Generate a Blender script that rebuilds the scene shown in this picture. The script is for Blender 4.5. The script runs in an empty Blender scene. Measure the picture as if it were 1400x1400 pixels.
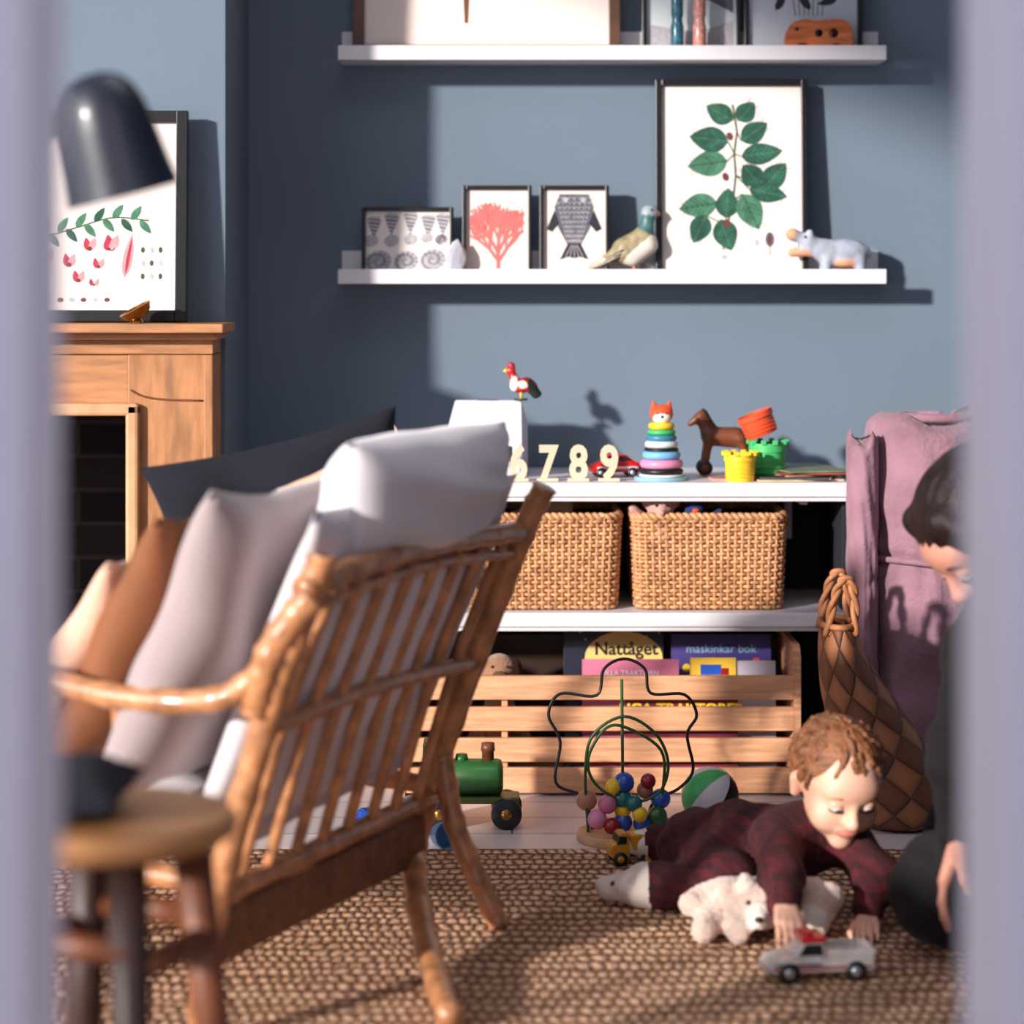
import bpy, bmesh, math, random
import numpy as np
from mathutils import Vector, Matrix, Euler
random.seed(7); np.random.seed(7)
scene=bpy.context.scene
try:
    scene.view_settings.view_transform='Standard'
    scene.view_settings.look='None'
except Exception as e: print(e)

# ------------------------------------------------------------------ materials
def lin(c):
    o=[]
    for v in c[:3]:
        v=v/255.0
        o.append(v/12.92 if v<=0.04045 else ((v+0.055)/1.055)**2.4)
    return (o[0],o[1],o[2],1.0)
MATS={}
def M(name,c,r=.6,metal=0.,var=0.,vs=8.,bump=0.,bs=60.,stretch=(1,1,1),sheen=0.,coat=0.,spec=.5):
    if name in MATS: return MATS[name]
    m=bpy.data.materials.new(name); m.use_nodes=True
    nt=m.node_tree; b=nt.nodes['Principled BSDF']
    b.inputs['Base Color'].default_value=lin(c); b.inputs['Roughness'].default_value=r
    b.inputs['Metallic'].default_value=metal
    b.inputs['Sheen Weight'].default_value=sheen
    b.inputs['Coat Weight'].default_value=coat
    b.inputs['Specular IOR Level'].default_value=spec
    tc=nt.nodes.new('ShaderNodeTexCoord'); mp=nt.nodes.new('ShaderNodeMapping')
    mp.inputs['Scale'].default_value=stretch
    nt.links.new(tc.outputs['Object'],mp.inputs['Vector'])
    n=nt.nodes.new('ShaderNodeTexNoise'); n.inputs['Scale'].default_value=vs; n.inputs['Detail'].default_value=5
    nt.links.new(mp.outputs[0],n.inputs['Vector'])
    rp=nt.nodes.new('ShaderNodeValToRGB')
    v=max(var,.02); L=lin(c)
    rp.color_ramp.elements[0].position=.3; rp.color_ramp.elements[1].position=.7
    rp.color_ramp.elements[0].color=tuple(x*(1-v) for x in L[:3])+(1,)
    rp.color_ramp.elements[1].color=tuple(min(1,x*(1+v)) for x in L[:3])+(1,)
    nt.links.new(n.outputs['Fac'],rp.inputs['Fac']); nt.links.new(rp.outputs[0],b.inputs['Base Color'])
    if bump>0:
        n2=nt.nodes.new('ShaderNodeTexNoise'); n2.inputs['Scale'].default_value=bs; n2.inputs['Detail'].default_value=4
        nt.links.new(mp.outputs[0],n2.inputs['Vector'])
        bp=nt.nodes.new('ShaderNodeBump'); bp.inputs['Strength'].default_value=bump; bp.inputs['Distance'].default_value=.004
        nt.links.new(n2.outputs['Fac'],bp.inputs['Height']); nt.links.new(bp.outputs[0],b.inputs['Normal'])
    MATS[name]=m; return m

wallm=M('wall_paint_blue',(106,122,138),.75,var=.05,vs=2,bump=.12,bs=180)
white=M('white_paint',(228,224,228),.45,var=.02,bump=.05)
jambm=M('door_paint',(222,221,232),.5,var=.02)
ceilm=M('ceiling_paint',(225,225,228),.8)
black=M('black_frame',(20,20,23),.35)
dark=M('dark_plastic',(26,26,30),.4)
pine=M('pine',(218,160,120),.55,var=.25,vs=9,stretch=(1.2,6,14))
mantelw=M('mantel_wood',(174,120,78),.5,var=.3,vs=7,stretch=(8,8,1.5))
mantelh=M('mantel_wood_h',(176,122,80),.5,var=.3,vs=7,stretch=(1.5,8,9))
rattan=M('rattan',(184,126,84),.34,var=.42,vs=34,bump=.4,bs=90,coat=.5)
rattan_d=M('rattan_dark',(112,70,46),.5,var=.35,vs=40,bump=.4,bs=90)
wick=M('wicker',(200,146,102),.5,var=.36,vs=70,bump=.3,bs=200)
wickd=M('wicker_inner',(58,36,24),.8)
brown=M('brown_wood',(112,62,36),.45,var=.3,vs=12,stretch=(1,1,5))
darkbrown=M('dark_brown_wood',(52,32,26),.45,var=.3,vs=12)
walnut=M('walnut_frame',(92,60,46),.4,var=.3,vs=14)
paper=M('paper',(238,226,220),.7,var=.01)
mat_pink=M('mat_board',(238,220,212),.8,var=.01)
orangew=M('orange_wood',(190,102,52),.4,var=.4,vs=14,stretch=(1,4,6),coat=.3)
red=M('red_paint',(205,32,36),.3,coat=.4); redd=M('deep_red',(150,20,34),.35,coat=.3)
orange=M('orange_plastic',(232,88,52),.35); green=M('green_plastic',(72,186,106),.4)
yellow=M('yellow_plastic',(248,204,50),.35); blue=M('blue_paint',(36,84,180),.3,coat=.4)
lblue=M('light_blue_paint',(140,186,212),.4); pink=M('pink_paint',(228,144,182),.4)
teal=M('teal_paint',(34,112,114),.35,coat=.4); dgreen=M('dark_green_wood',(36,88,36),.4,var=.25,coat=.3)
leafg=M('leaf_green_ink',(30,80,64),.8,var=.35,vs=60); leafd=M('leaf_dark_ink',(16,48,44),.8); leafl=M('leaf_light_ink',(66,120,92),.8,var=.35,vs=60)
ink=M('grey_ink',(92,92,104),.8,var=.3,vs=120); inkl=M('light_ink',(184,178,184),.8,var=.15,vs=120); inkd=M('dark_ink',(40,40,52),.8)
coralm=M('coral_ink',(228,112,108),.8,var=.1,vs=80); berry=M('berry_ink',(104,54,52),.8); redink=M('flower_ink',(178,48,70),.8,var=.3,vs=90); stemm=M('stem_ink',(70,80,52),.8)
pinkink=M('pink_ink',(226,150,156),.8,var=.15,vs=60)
gold=M('brass',(170,120,60),.3,metal=.9)
steel=M('steel',(190,190,200),.3,metal=.8)
navy=M('navy_metal',(26,31,46),.4,coat=.15)
whitefab=M('white_fabric',(226,220,226),.9,var=.03,bump=.3,bs=300,sheen=.3)
greyfab=M('grey_fabric',(168,152,152),.9,var=.08,bump=.5,bs=260,sheen=.3)
brownfab=M('brown_fabric',(128,76,44),.75,var=.2,bump=.3,bs=160)
peachfab=M('peach_fabric',(232,188,162),.9,var=.05,bump=.4,bs=150)
navyfab=M('navy_fabric',(17,19,32),.95,var=.2,bump=.5,bs=250)
pinkfab=M('mauve_linen',(150,112,126),.95,var=.22,vs=9,bump=.8,bs=80,sheen=.15)
burg=M('burgundy_fabric',(78,20,28),.9,var=.45,vs=22,bump=.5,bs=160)
blackfab=M('black_fabric',(16,13,18),.9,var=.2,bump=.4,bs=120)
skin=M('skin_child',(240,186,160),.5,var=.05,vs=16,spec=.4); skin2=M('skin_adult',(204,144,124),.5,var=.05,vs=14,spec=.4)
lip=M('lips',(216,132,118),.45); eyew=M('eye_white',(235,232,230),.2); eyed=M('eye_dark',(40,26,22),.15)
hairc=M('child_hair',(140,90,58),.45,var=.5,vs=40,stretch=(1,1,3),bump=.8,bs=130)
haira=M('adult_hair',(34,20,20),.5,var=.6,vs=30,stretch=(2,2,.5),bump=.6,bs=120,spec=.3)
plushm=M('plush_cream_pink',(222,194,180),1.,var=.16,vs=50,bump=1.,bs=220,sheen=.6)
plushw=M('plush_cream',(238,226,214),1.,var=.08,vs=50,bump=1.,bs=220,sheen=.6)
plushb=M('plush_brown',(160,116,86),1.,var=.14,vs=50,bump=1.,bs=220,sheen=.6)
numw=M('number_wood',(222,198,170),.6,var=.06)
lwood=M('light_wood',(206,160,118),.5,var=.18,vs=20)
gray=M('hippo_grey',(160,166,182),.6,var=.25,vs=40); muzz=M('hippo_muzzle',(220,160,128),.6,var=.15,vs=40)
sockm=M('sock',(232,220,210),.9,bump=.4,bs=200)

def node_mat(name):
    m=bpy.data.materials.new(name); m.use_nodes=True
    return m,m.node_tree,m.node_tree.nodes['Principled BSDF']
def mth(nt,op,a,b=None,c=None):
    n=nt.nodes.new('ShaderNodeMath'); n.operation=op
    for i,v in enumerate((a,b,c)):
        if v is None: continue
        if isinstance(v,(int,float)): n.inputs[i].default_value=v
        else: nt.links.new(v,n.inputs[i])
    return n.outputs[0]
# subtle woven check on the child's clothes
nt=burg.node_tree; bs=nt.nodes['Principled BSDF']; src=bs.inputs['Base Color'].links[0].from_socket
tc=nt.nodes.new('ShaderNodeTexCoord'); sp=nt.nodes.new('ShaderNodeSeparateXYZ'); nt.links.new(tc.outputs['Object'],sp.inputs[0])
ga=mth(nt,'GREATER_THAN',mth(nt,'SINE',mth(nt,'MULTIPLY',mth(nt,'ADD',sp.outputs['X'],sp.outputs['Y']),330.)),.3)
gb=mth(nt,'GREATER_THAN',mth(nt,'SINE',mth(nt,'MULTIPLY',mth(nt,'SUBTRACT',sp.outputs['Z'],mth(nt,'MULTIPLY',sp.outputs['Y'],.5)),330.)),.3)
mx=nt.nodes.new('ShaderNodeMix'); mx.data_type='RGBA'; nt.links.new(mth(nt,'MULTIPLY',mth(nt,'ADD',ga,gb),.38),mx.inputs[0]); nt.links.new(src,mx.inputs[6]); mx.inputs[7].default_value=lin((30,12,18)); nt.links.new(mx.outputs[2],bs.inputs['Base Color'])
# jute rug
rugm,nt,bs=node_mat('jute_rug')
tc=nt.nodes.new('ShaderNodeTexCoord'); 
nz=nt.nodes.new('ShaderNodeTexNoise'); nz.inputs['Scale'].default_value=9; nz.inputs['Detail'].default_value=5
nt.links.new(tc.outputs['Object'],nz.inputs['Vector'])
vm=nt.nodes.new('ShaderNodeVectorMath'); vm.operation='SCALE'; nt.links.new(nz.outputs['Color'],vm.inputs[0]); vm.inputs['Scale'].default_value=.05
va=nt.nodes.new('ShaderNodeVectorMath'); va.operation='ADD'; nt.links.new(tc.outputs['Object'],va.inputs[0]); nt.links.new(vm.outputs[0],va.inputs[1])
sp=nt.nodes.new('ShaderNodeSeparateXYZ'); nt.links.new(va.outputs[0],sp.inputs[0])
ry=mth(nt,'MULTIPLY',sp.outputs['Y'],1/.034); row=mth(nt,'FLOOR',ry); off=mth(nt,'MULTIPLY',mth(nt,'MODULO',row,2.0),.5)
rx=mth(nt,'ADD',mth(nt,'MULTIPLY',sp.outputs['X'],1/.018),off)
sx=mth(nt,'ABSOLUTE',mth(nt,'SINE',mth(nt,'MULTIPLY',rx,math.pi)))
sy=mth(nt,'ABSOLUTE',mth(nt,'SINE',mth(nt,'MULTIPLY',ry,math.pi)))
hh=mth(nt,'MULTIPLY',mth(nt,'POWER',sx,.40),mth(nt,'POWER',sy,.55))
n3=nt.nodes.new('ShaderNodeTexNoise'); n3.inputs['Scale'].default_value=80; n3.inputs['Detail'].default_value=6
nt.links.new(tc.outputs['Object'],n3.inputs['Vector'])
mpr=nt.nodes.new('ShaderNodeMapping'); mpr.inputs['Scale'].default_value=(3,34,1); nt.links.new(tc.outputs['Object'],mpr.inputs[0])
n4=nt.nodes.new('ShaderNodeTexNoise'); n4.inputs['Scale'].default_value=1; n4.inputs['Detail'].default_value=3; nt.links.new(mpr.outputs[0],n4.inputs['Vector'])
hv=mth(nt,'MULTIPLY',hh,mth(nt,'ADD',mth(nt,'MULTIPLY',n3.outputs['Fac'],1.7),.1))
hc=mth(nt,'MULTIPLY',hv,mth(nt,'ADD',mth(nt,'MULTIPLY',n4.outputs['Fac'],1.2),.4))
rp=nt.nodes.new('ShaderNodeValToRGB'); rp.color_ramp.elements[0].position=.12; rp.color_ramp.elements[0].color=lin((70,46,34)); rp.color_ramp.elements[1].position=1.0; rp.color_ramp.elements[1].color=lin((248,206,170))
e=rp.color_ramp.elements.new(.52); e.color=lin((168,120,88))
nt.links.new(hc,rp.inputs['Fac']); nt.links.new(rp.outputs[0],bs.inputs['Base Color']); bs.inputs['Roughness'].default_value=.9
bp=nt.nodes.new('ShaderNodeBump'); bp.inputs['Strength'].default_value=.8; bp.inputs['Distance'].default_value=.010
nt.links.new(hv,bp.inputs['Height']); nt.links.new(bp.outputs[0],bs.inputs['Normal'])
# floor boards
floorm,nt,bs=node_mat('white_floorboards')
tc=nt.nodes.new('ShaderNodeTexCoord'); br=nt.nodes.new('ShaderNodeTexBrick')
br.inputs['Scale'].default_value=1; br.inputs['Brick Width'].default_value=1.6; br.inputs['Row Height'].default_value=.13; br.inputs['Mortar Size'].default_value=.002
br.inputs['Color1'].default_value=lin((224,212,212)); br.inputs['Color2'].default_value=lin((206,194,196)); br.inputs['Mortar'].default_value=lin((110,98,98))
nt.links.new(tc.outputs['Object'],br.inputs['Vector']); nt.links.new(br.outputs['Color'],bs.inputs['Base Color']); bs.inputs['Roughness'].default_value=.4
# firebrick
brickm,nt,bs=node_mat('fire_brick')
tc=nt.nodes.new('ShaderNodeTexCoord'); mp=nt.nodes.new('ShaderNodeMapping'); mp.inputs['Rotation'].default_value=(math.radians(90),0,0)
br=nt.nodes.new('ShaderNodeTexBrick'); br.inputs['Scale'].default_value=1; br.inputs['Brick Width'].default_value=.2; br.inputs['Row Height'].default_value=.07; br.inputs['Mortar Size'].default_value=.004
br.inputs['Color1'].default_value=lin((50,38,40)); br.inputs['Color2'].default_value=lin((26,20,24)); br.inputs['Mortar'].default_value=lin((72,60,62))
nt.links.new(tc.outputs['Object'],mp.inputs[0]); nt.links.new(mp.outputs[0],br.inputs['Vector']); nt.links.new(br.outputs['Color'],bs.inputs['Base Color']); bs.inputs['Roughness'].default_value=.9
# woven bark (UV)
barkm,nt,bs=node_mat('woven_bark')
tc=nt.nodes.new('ShaderNodeTexCoord'); mp=nt.nodes.new('ShaderNodeMapping'); mp.inputs['Rotation'].default_value=(0,0,math.radians(45)); mp.inputs['Scale'].default_value=(11,11,1)
nt.links.new(tc.outputs['UV'],mp.inputs[0])
ck=nt.nodes.new('ShaderNodeTexChecker'); ck.inputs['Scale'].default_value=1; ck.inputs['Color1'].default_value=lin((180,116,76)); ck.inputs['Color2'].default_value=lin((130,80,52))
nt.links.new(mp.outputs[0],ck.inputs['Vector'])
sp=nt.nodes.new('ShaderNodeSeparateXYZ'); nt.links.new(mp.outputs[0],sp.inputs[0])
sx=mth(nt,'ABSOLUTE',mth(nt,'SINE',mth(nt,'MULTIPLY',sp.outputs['X'],math.pi))); sy=mth(nt,'ABSOLUTE',mth(nt,'SINE',mth(nt,'MULTIPLY',sp.outputs['Y'],math.pi)))
h=mth(nt,'POWER',mth(nt,'MINIMUM',sx,sy),.3)
mx=nt.nodes.new('ShaderNodeMix'); mx.data_type='RGBA'; nt.links.new(h,mx.inputs[0]); mx.inputs[6].default_value=lin((36,20,16)); nt.links.new(ck.outputs['Color'],mx.inputs[7])
nt.links.new(mx.outputs[2],bs.inputs['Base Color']); bs.inputs['Roughness'].default_value=.6
bp=nt.nodes.new('ShaderNodeBump'); bp.inputs['Distance'].default_value=.004; nt.links.new(h,bp.inputs['Height']); nt.links.new(bp.outputs[0],bs.inputs['Normal'])

# ------------------------------------------------------------------ mesh helpers
CT=Matrix.Identity(4)
def place(x=0,y=0,z=0,rx=0,ry=0,rz=0,s=1.):
    global CT
    CT=Matrix.Translation((x,y,z))@Euler((math.radians(rx),math.radians(ry),math.radians(rz))).to_matrix().to_4x4()@Matrix.Diagonal((s,s,s,1))
def reset():
    global CT; CT=Matrix.Identity(4)
def basis(loc,xa,za):
    """frame with x axis xa and z axis za (orthogonalised)"""
    x=Vector(xa).normalized(); z=Vector(za); z=(z-x*z.dot(x)).normalized(); y=z.cross(x)
    m=Matrix.Identity(4)
    for i in range(3): m[i][0]=x[i]; m[i][1]=y[i]; m[i][2]=z[i]; m[i][3]=loc[i]
    return m
def G(name):
    e=bpy.data.objects.new(name,None); e.empty_display_size=.05; scene.collection.objects.link(e); return e
def mesh(name,V,F,mats,parent=None,smooth=True,mi=None,uv=None):
    V=np.asarray(V,dtype=float).reshape(-1,3)
    A=np.array(CT); V=V@A[:3,:3].T+A[:3,3]
    me=bpy.data.meshes.new(name); me.from_pydata(V.tolist(),[],[list(map(int,f)) for f in F])
    if not isinstance(mats,(list,tuple)): mats=[mats]
    for m in mats: me.materials.append(m)
    if mi is not None: me.polygons.foreach_set('material_index',np.asarray(mi,dtype=np.int32))
    if smooth: me.polygons.foreach_set('use_smooth',np.ones(len(me.polygons),dtype=bool))
    if uv is not None:
        ul=me.uv_layers.new(name='UVMap')
        for p in me.polygons:
            for k,li in enumerate(p.loop_indices): ul.data[li].uv=uv[p.index][k]
    me.update()
    o=bpy.data.objects.new(name,me); scene.collection.objects.link(o)
    if parent: o.parent=parent
    return o
def from_bm(bm,name,mats,parent,smooth=False):
    bm.verts.ensure_lookup_table(); bm.verts.index_update()
    V=[v.co[:] for v in bm.verts]; F=[[v.index for v in f.verts] for f in bm.faces]; bm.free()
    return mesh(name,V,F,mats,parent,smooth)
def box(name,x0,x1,y0,y1,z0,z1,mat,parent=None,bev=.0015):
    bm=bmesh.new(); bmesh.ops.create_cube(bm,size=1)
    for v in bm.verts: v.co=Vector(((x0+x1)/2+v.co.x*(x1-x0),(y0+y1)/2+v.co.y*(y1-y0),(z0+z1)/2+v.co.z*(z1-z0)))
    b=min(bev,.3*min(abs(x1-x0),abs(y1-y0),abs(z1-z0)))
    if b>0: bmesh.ops.bevel(bm,geom=bm.edges[:],offset=b,segments=2,affect='EDGES',profile=.5)
    bmesh.ops.recalc_face_normals(bm,faces=bm.faces[:])
    return from_bm(bm,name,mat,parent)
def prism(name,pts,y0,y1,mat,parent,bev=0):
    bm=bmesh.new(); vs=[bm.verts.new((p[0],y0,p[1])) for p in pts]; f=bm.faces.new(vs)
    r=bmesh.ops.extrude_face_region(bm,geom=[f])
    for v in [g for g in r['geom'] if isinstance(g,bmesh.types.BMVert)]: v.co.y=y1
    if bev: bmesh.ops.bevel(bm,geom=bm.edges[:],offset=bev,segments=2,affect='EDGES')
    bmesh.ops.recalc_face_normals(bm,faces=bm.faces[:])
    return from_bm(bm,name,mat,parent)
def crom(P,n=6,closed=False):
    P=[Vector(p) for p in P]; N=len(P); out=[]
    rng=range(N if closed else N-1)
    for i in rng:
        if closed: a,b,c,d=P[(i-1)%N],P[i],P[(i+1)%N],P[(i+2)%N]
        else: a,b,c,d=P[max(i-1,0)],P[i],P[i+1],P[min(i+2,N-1)]
        for k in range(n):
            t=k/n
            out.append(.5*((2*b)+(c-a)*t+(2*a-5*b+4*c-d)*t*t+(3*b-3*c+d-a)*t**3))
    if not closed: out.append(P[-1].copy())
    return out
def tube_data(P,R,seg=8,closed=False,off=0):
    P=[Vector(p) for p in P]; N=len(P)
    if not hasattr(R,'__len__'): R=[R]*N
    V=[];F=[]
    t0=(P[1]-P[0]).normalized(); up=Vector((0,0,1)) if abs(t0.z)<.9 else Vector((1,0,0))
    nrm=(up-t0*up.dot(t0)).normalized()
    for i in range(N):
        if closed: t=(P[(i+1)%N]-P[(i-1)%N])
        else: t=P[min(i+1,N-1)]-P[max(i-1,0)]
        t=t.normalized() if t.length>1e-9 else t0
        nrm=(nrm-t*nrm.dot(t)).normalized(); bn=t.cross(nrm)
        for k in range(seg):
            a=2*math.pi*k/seg; V.append((P[i]+(nrm*math.cos(a)+bn*math.sin(a))*R[i])[:])
    for i in range(N if closed else N-1):
        for k in range(seg):
            a=i*seg+k; b=i*seg+(k+1)%seg; j=((i+1)%N)*seg
            F.append([off+a,off+b,off+j+(k+1)%seg,off+j+k])
    if not closed:
        F.append([off+k for k in range(seg)][::-1]); F.append([off+(N-1)*seg+k for k in range(seg)])
    return V,F
def tube(name,P,R,mat,parent,seg=10,closed=False,sm=0):
    if sm:
        n0=len(P)
        if hasattr(R,'__len__'):
            R=list(np.interp(np.linspace(0,n0-1,(n0-1)*sm+1),range(n0),R))
        P=crom(P,sm,closed)
    V,F=tube_data(P,R,seg,closed)
    return mesh(name,V,F,mat,parent)
def tubes(name,L,mat,parent,seg=8):
    V=[];F=[]
    for P,R in L:
        v,f=tube_data(P,R,seg,False,len(V)); V+=v;F+=f
    return mesh(name,V,F,mat,parent)
def lathe(name,prof,mat,parent,seg=32,smooth=True):
    V=[];F=[];n=len(prof)
    for r,z in prof:
        for k in range(seg):
            a=2*math.pi*k/seg; V.append((r*math.cos(a),r*math.sin(a),z))
    for i in range(n-1):
        for k in range(seg): F.append([i*seg+k,i*seg+(k+1)%seg,(i+1)*seg+(k+1)%seg,(i+1)*seg+k])
    if prof[0][0]>1e-5: F.append([k for k in range(seg)][::-1])
    if prof[-1][0]>1e-5: F.append([(n-1)*seg+k for k in range(seg)])
    o=mesh(name,V,F,mat,parent,smooth)
    if smooth:
        m=o.modifiers.new('es','EDGE_SPLIT'); m.split_angle=math.radians(45)
    return o
def ball(name,c,r,mat,parent,seg=24):
    if not hasattr(r,'__len__'): r=(r,r,r)
    V=[];F=[];n=seg//2
    for i in range(n+1):
        ph=math.pi*i/n
        for k in range(seg):
            a=2*math.pi*k/seg; V.append((c[0]+r[0]*math.sin(ph)*math.cos(a),c[1]+r[1]*math.sin(ph)*math.sin(a),c[2]+r[2]*math.cos(ph)))
    for i in range(n):
        for k in range(seg): F.append([i*seg+k,(i+1)*seg+k,(i+1)*seg+(k+1)%seg,i*seg+(k+1)%seg])
    return mesh(name,V,F,mat,parent)
def ring_prof(r,z0,h,rin=0.004):
    q=h/2; return [(rin,z0)]+[(r-q+q*math.cos(a),z0+q+q*math.sin(a)) for a in np.linspace(-math.pi/2,math.pi/2,9)]+[(rin,z0+h)]
def cylx(name,c,r,w,mat,parent,axis='y',seg=28):
    d={'x':Vector((1,0,0)),'y':Vector((0,1,0)),'z':Vector((0,0,1))}[axis]; c=Vector(c)
    P=[c-d*w/2,c-d*(w/2-.0012),c+d*(w/2-.0012),c+d*w/2]
    return tube(name,P,[r*.94,r,r,r*.94],mat,parent,seg)
def text(name,s,size,ext,mat,parent,x,y,z,offset=0,rot=90,align='CENTER',sx=1.):
    cu=bpy.data.curves.new(name,'FONT'); cu.body=s; cu.size=size; cu.extrude=ext; cu.offset=offset; cu.align_x=align; cu.resolution_u=3
    ob=bpy.data.objects.new(name+'_t',cu); scene.collection.objects.link(ob)
    bpy.context.view_layer.update()
    dg=bpy.context.evaluated_depsgraph_get(); me=bpy.data.meshes.new_from_object(ob.evaluated_get(dg))
    T=Matrix.Translation((x,y,z))@Matrix.Rotation(math.radians(rot),4,'X')@Matrix.Diagonal((sx,1,1,1))
    V=[(T@v.co)[:] for v in me.vertices]; F=[list(p.vertices) for p in me.polygons]
    bpy.data.objects.remove(ob); bpy.data.meshes.remove(me)
    return mesh(name,V,F,mat,parent,False)
def pillow(name,w,h,t,mat,parent,seed=0,n=28,pinch=.10,wr=.012):
    V=[];F=[];idx={}
    rs=np.random.RandomState(seed); ph=rs.rand(8)*6
    for s in (1,-1):
        for i in range(n+1):
            for j in range(n+1):
                u=-1+2*i/n; v=-1+2*j/n
                edge=(i in(0,n) or j in(0,n))
                if edge and s==-1: idx[(s,i,j)]=idx[(1,i,j)]; continue
                x=w/2*u*(1-pinch*(1-v*v)); z=h/2*v*(1-pinch*(1-u*u))
                th=max(0,(1-abs(u)**2.6)*(1-abs(v)**2.6))**.5
                wrk=wr*(math.sin(5*u+3*v+ph[0])*math.sin(4*v-2*u+ph[1])+.5*math.sin(11*u*v+ph[2]+7*v))*th
                idx[(s,i,j)]=len(V); V.append((x,s*(t/2*th)+wrk,z))
    for s in (1,-1):
        for i in range(n):
            for j in range(n):
                q=[idx[(s,i,j)],idx[(s,i+1,j)],idx[(s,i+1,j+1)],idx[(s,i,j+1)]]
                F.append(q[::-1] if s==1 else q)
    return mesh(name,V,F,mat,parent)

# -------- implicit surfaces (smooth union -> surface nets)
def C(m,a,b,ra,rb=None): return ('c',m,np.array(a,float),np.array(b,float),ra,ra if rb is None else rb)
def E(m,c,r,R=None):
    if not hasattr(r,'__len__'): r=(r,r,r)
    return ('e',m,np.array(c,float),np.array(r,float),R)
def S(c,r): return ('s',0,np.array(c,float),np.array(r,float),None)
def pd(P,p):
    if p[0]=='c':
        a,b,ra,rb=p[2:6]; ba=b-a; pa=P-a; L=max(ba@ba,1e-12); h=np.clip((pa@ba)/L,0,1)
        return np.linalg.norm(pa-h[...,None]*ba,axis=-1)-(ra+(rb-ra)*h)
    q=P-p[2]
    if p[4] is not None: q=q@p[4]
    k0=np.linalg.norm(q/p[3],axis=-1); k1=np.linalg.norm(q/p[3]**2,axis=-1)
    return k0*(k0-1)/np.maximum(k1,1e-9)
def snet(name,prims,k,h,mats,parent,disp=None):
    lo=np.full(3,1e9); hi=-lo
    for p in prims:
        if p[0]=='c':
            for q,r in ((p[2],p[4]),(p[3],p[5])): lo=np.minimum(lo,q-r); hi=np.maximum(hi,q+r)
        elif p[0]=='e':
            r=p[3].max() if p[4] is not None else p[3]; lo=np.minimum(lo,p[2]-r); hi=np.maximum(hi,p[2]+r)
    lo-=3*h+k*.3; hi+=3*h+k*.3; n=np.ceil((hi-lo)/h).astype(int)+1
    ax=[lo[i]+h*np.arange(n[i]) for i in range(3)]
    P=np.stack(np.meshgrid(*ax,indexing='ij'),-1)
    D=None
    for p in prims:
        if p[0]=='s': continue
        d=pd(P,p)
        if D is None: D=d
        else:
            m=np.maximum(k-np.abs(D-d),0)/k; D=np.minimum(D,d)-m*m*k*.25
    for p in prims:
        if p[0]=='s': D=np.maximum(D,-pd(P,p))
    if disp is not None: D=D+disp(P)
    ins=D<0; nx,ny,nz=D.shape
    def cr(A,i,j,l): return A[i:nx-1+i,j:ny-1+j,l:nz-1+l]
    cnt=np.zeros((nx-1,ny-1,nz-1),int)
    for i in(0,1):
        for j in(0,1):
            for l in(0,1): cnt+=cr(ins,i,j,l)
    act=(cnt>0)&(cnt<8); ids=-np.ones(act.shape,int); ids[act]=np.arange(act.sum())
    ijk=np.argwhere(act).astype(float); acc=np.zeros_like(ijk); num=np.zeros(len(ijk))
    cs=[(i,j,l) for i in(0,1) for j in(0,1) for l in(0,1)]
    for a in cs:
        for b in cs:
            if sum(np.subtract(b,a))==1 and sum(abs(np.subtract(b,a)))==1:
                Fa=cr(D,*a)[act]; Fb=cr(D,*b)[act]; m=(Fa<0)!=(Fb<0); t=Fa/np.where(m,Fa-Fb,1)
                pos=np.array(a,float)+t[:,None]*(np.array(b,float)-np.array(a,float)); acc[m]+=pos[m]; num[m]+=1
    V=(ijk+acc/num[:,None])*h+lo
    Fs=[]
    sx=ins[:-1,1:-1,1:-1]!=ins[1:,1:-1,1:-1]; I=np.argwhere(sx)+[0,1,1]; f=ins[I[:,0],I[:,1],I[:,2]]
    q=np.stack([ids[I[:,0],I[:,1]-1,I[:,2]-1],ids[I[:,0],I[:,1],I[:,2]-1],ids[I[:,0],I[:,1],I[:,2]],ids[I[:,0],I[:,1]-1,I[:,2]]],1); q[~f]=q[~f][:,::-1]; Fs.append(q)
    sy=ins[1:-1,:-1,1:-1]!=ins[1:-1,1:,1:-1]; I=np.argwhere(sy)+[1,0,1]; f=ins[I[:,0],I[:,1],I[:,2]]
    q=np.stack([ids[I[:,0]-1,I[:,1],I[:,2]-1],ids[I[:,0]-1,I[:,1],I[:,2]],ids[I[:,0],I[:,1],I[:,2]],ids[I[:,0],I[:,1],I[:,2]-1]],1); q[~f]=q[~f][:,::-1]; Fs.append(q)
    sz=ins[1:-1,1:-1,:-1]!=ins[1:-1,1:-1,1:]; I=np.argwhere(sz)+[1,1,0]; f=ins[I[:,0],I[:,1],I[:,2]]
    q=np.stack([ids[I[:,0]-1,I[:,1]-1,I[:,2]],ids[I[:,0],I[:,1]-1,I[:,2]],ids[I[:,0],I[:,1],I[:,2]],ids[I[:,0]-1,I[:,1],I[:,2]]],1); q[~f]=q[~f][:,::-1]; Fs.append(q)
    F=np.concatenate(Fs); cen=V[F].mean(1)
    best=np.full(len(F),1e9); mi=np.zeros(len(F),int)
    for p in prims:
        if p[0]=='s': continue
        d=pd(cen,p); b=d<best; best[b]=d[b]; mi[b]=p[1]
    return mesh(name,V,F.tolist(),mats,parent,True,mi)
def fold(amp,f):
    return lambda P: amp*(np.sin(f*P[...,0]+1.7*np.sin(f*.6*P[...,2]))*np.sin(f*.9*P[...,1]+f*.5*P[...,2]+1)+.5*np.sin(2.1*f*P[...,2]+f*P[...,0]))

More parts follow.
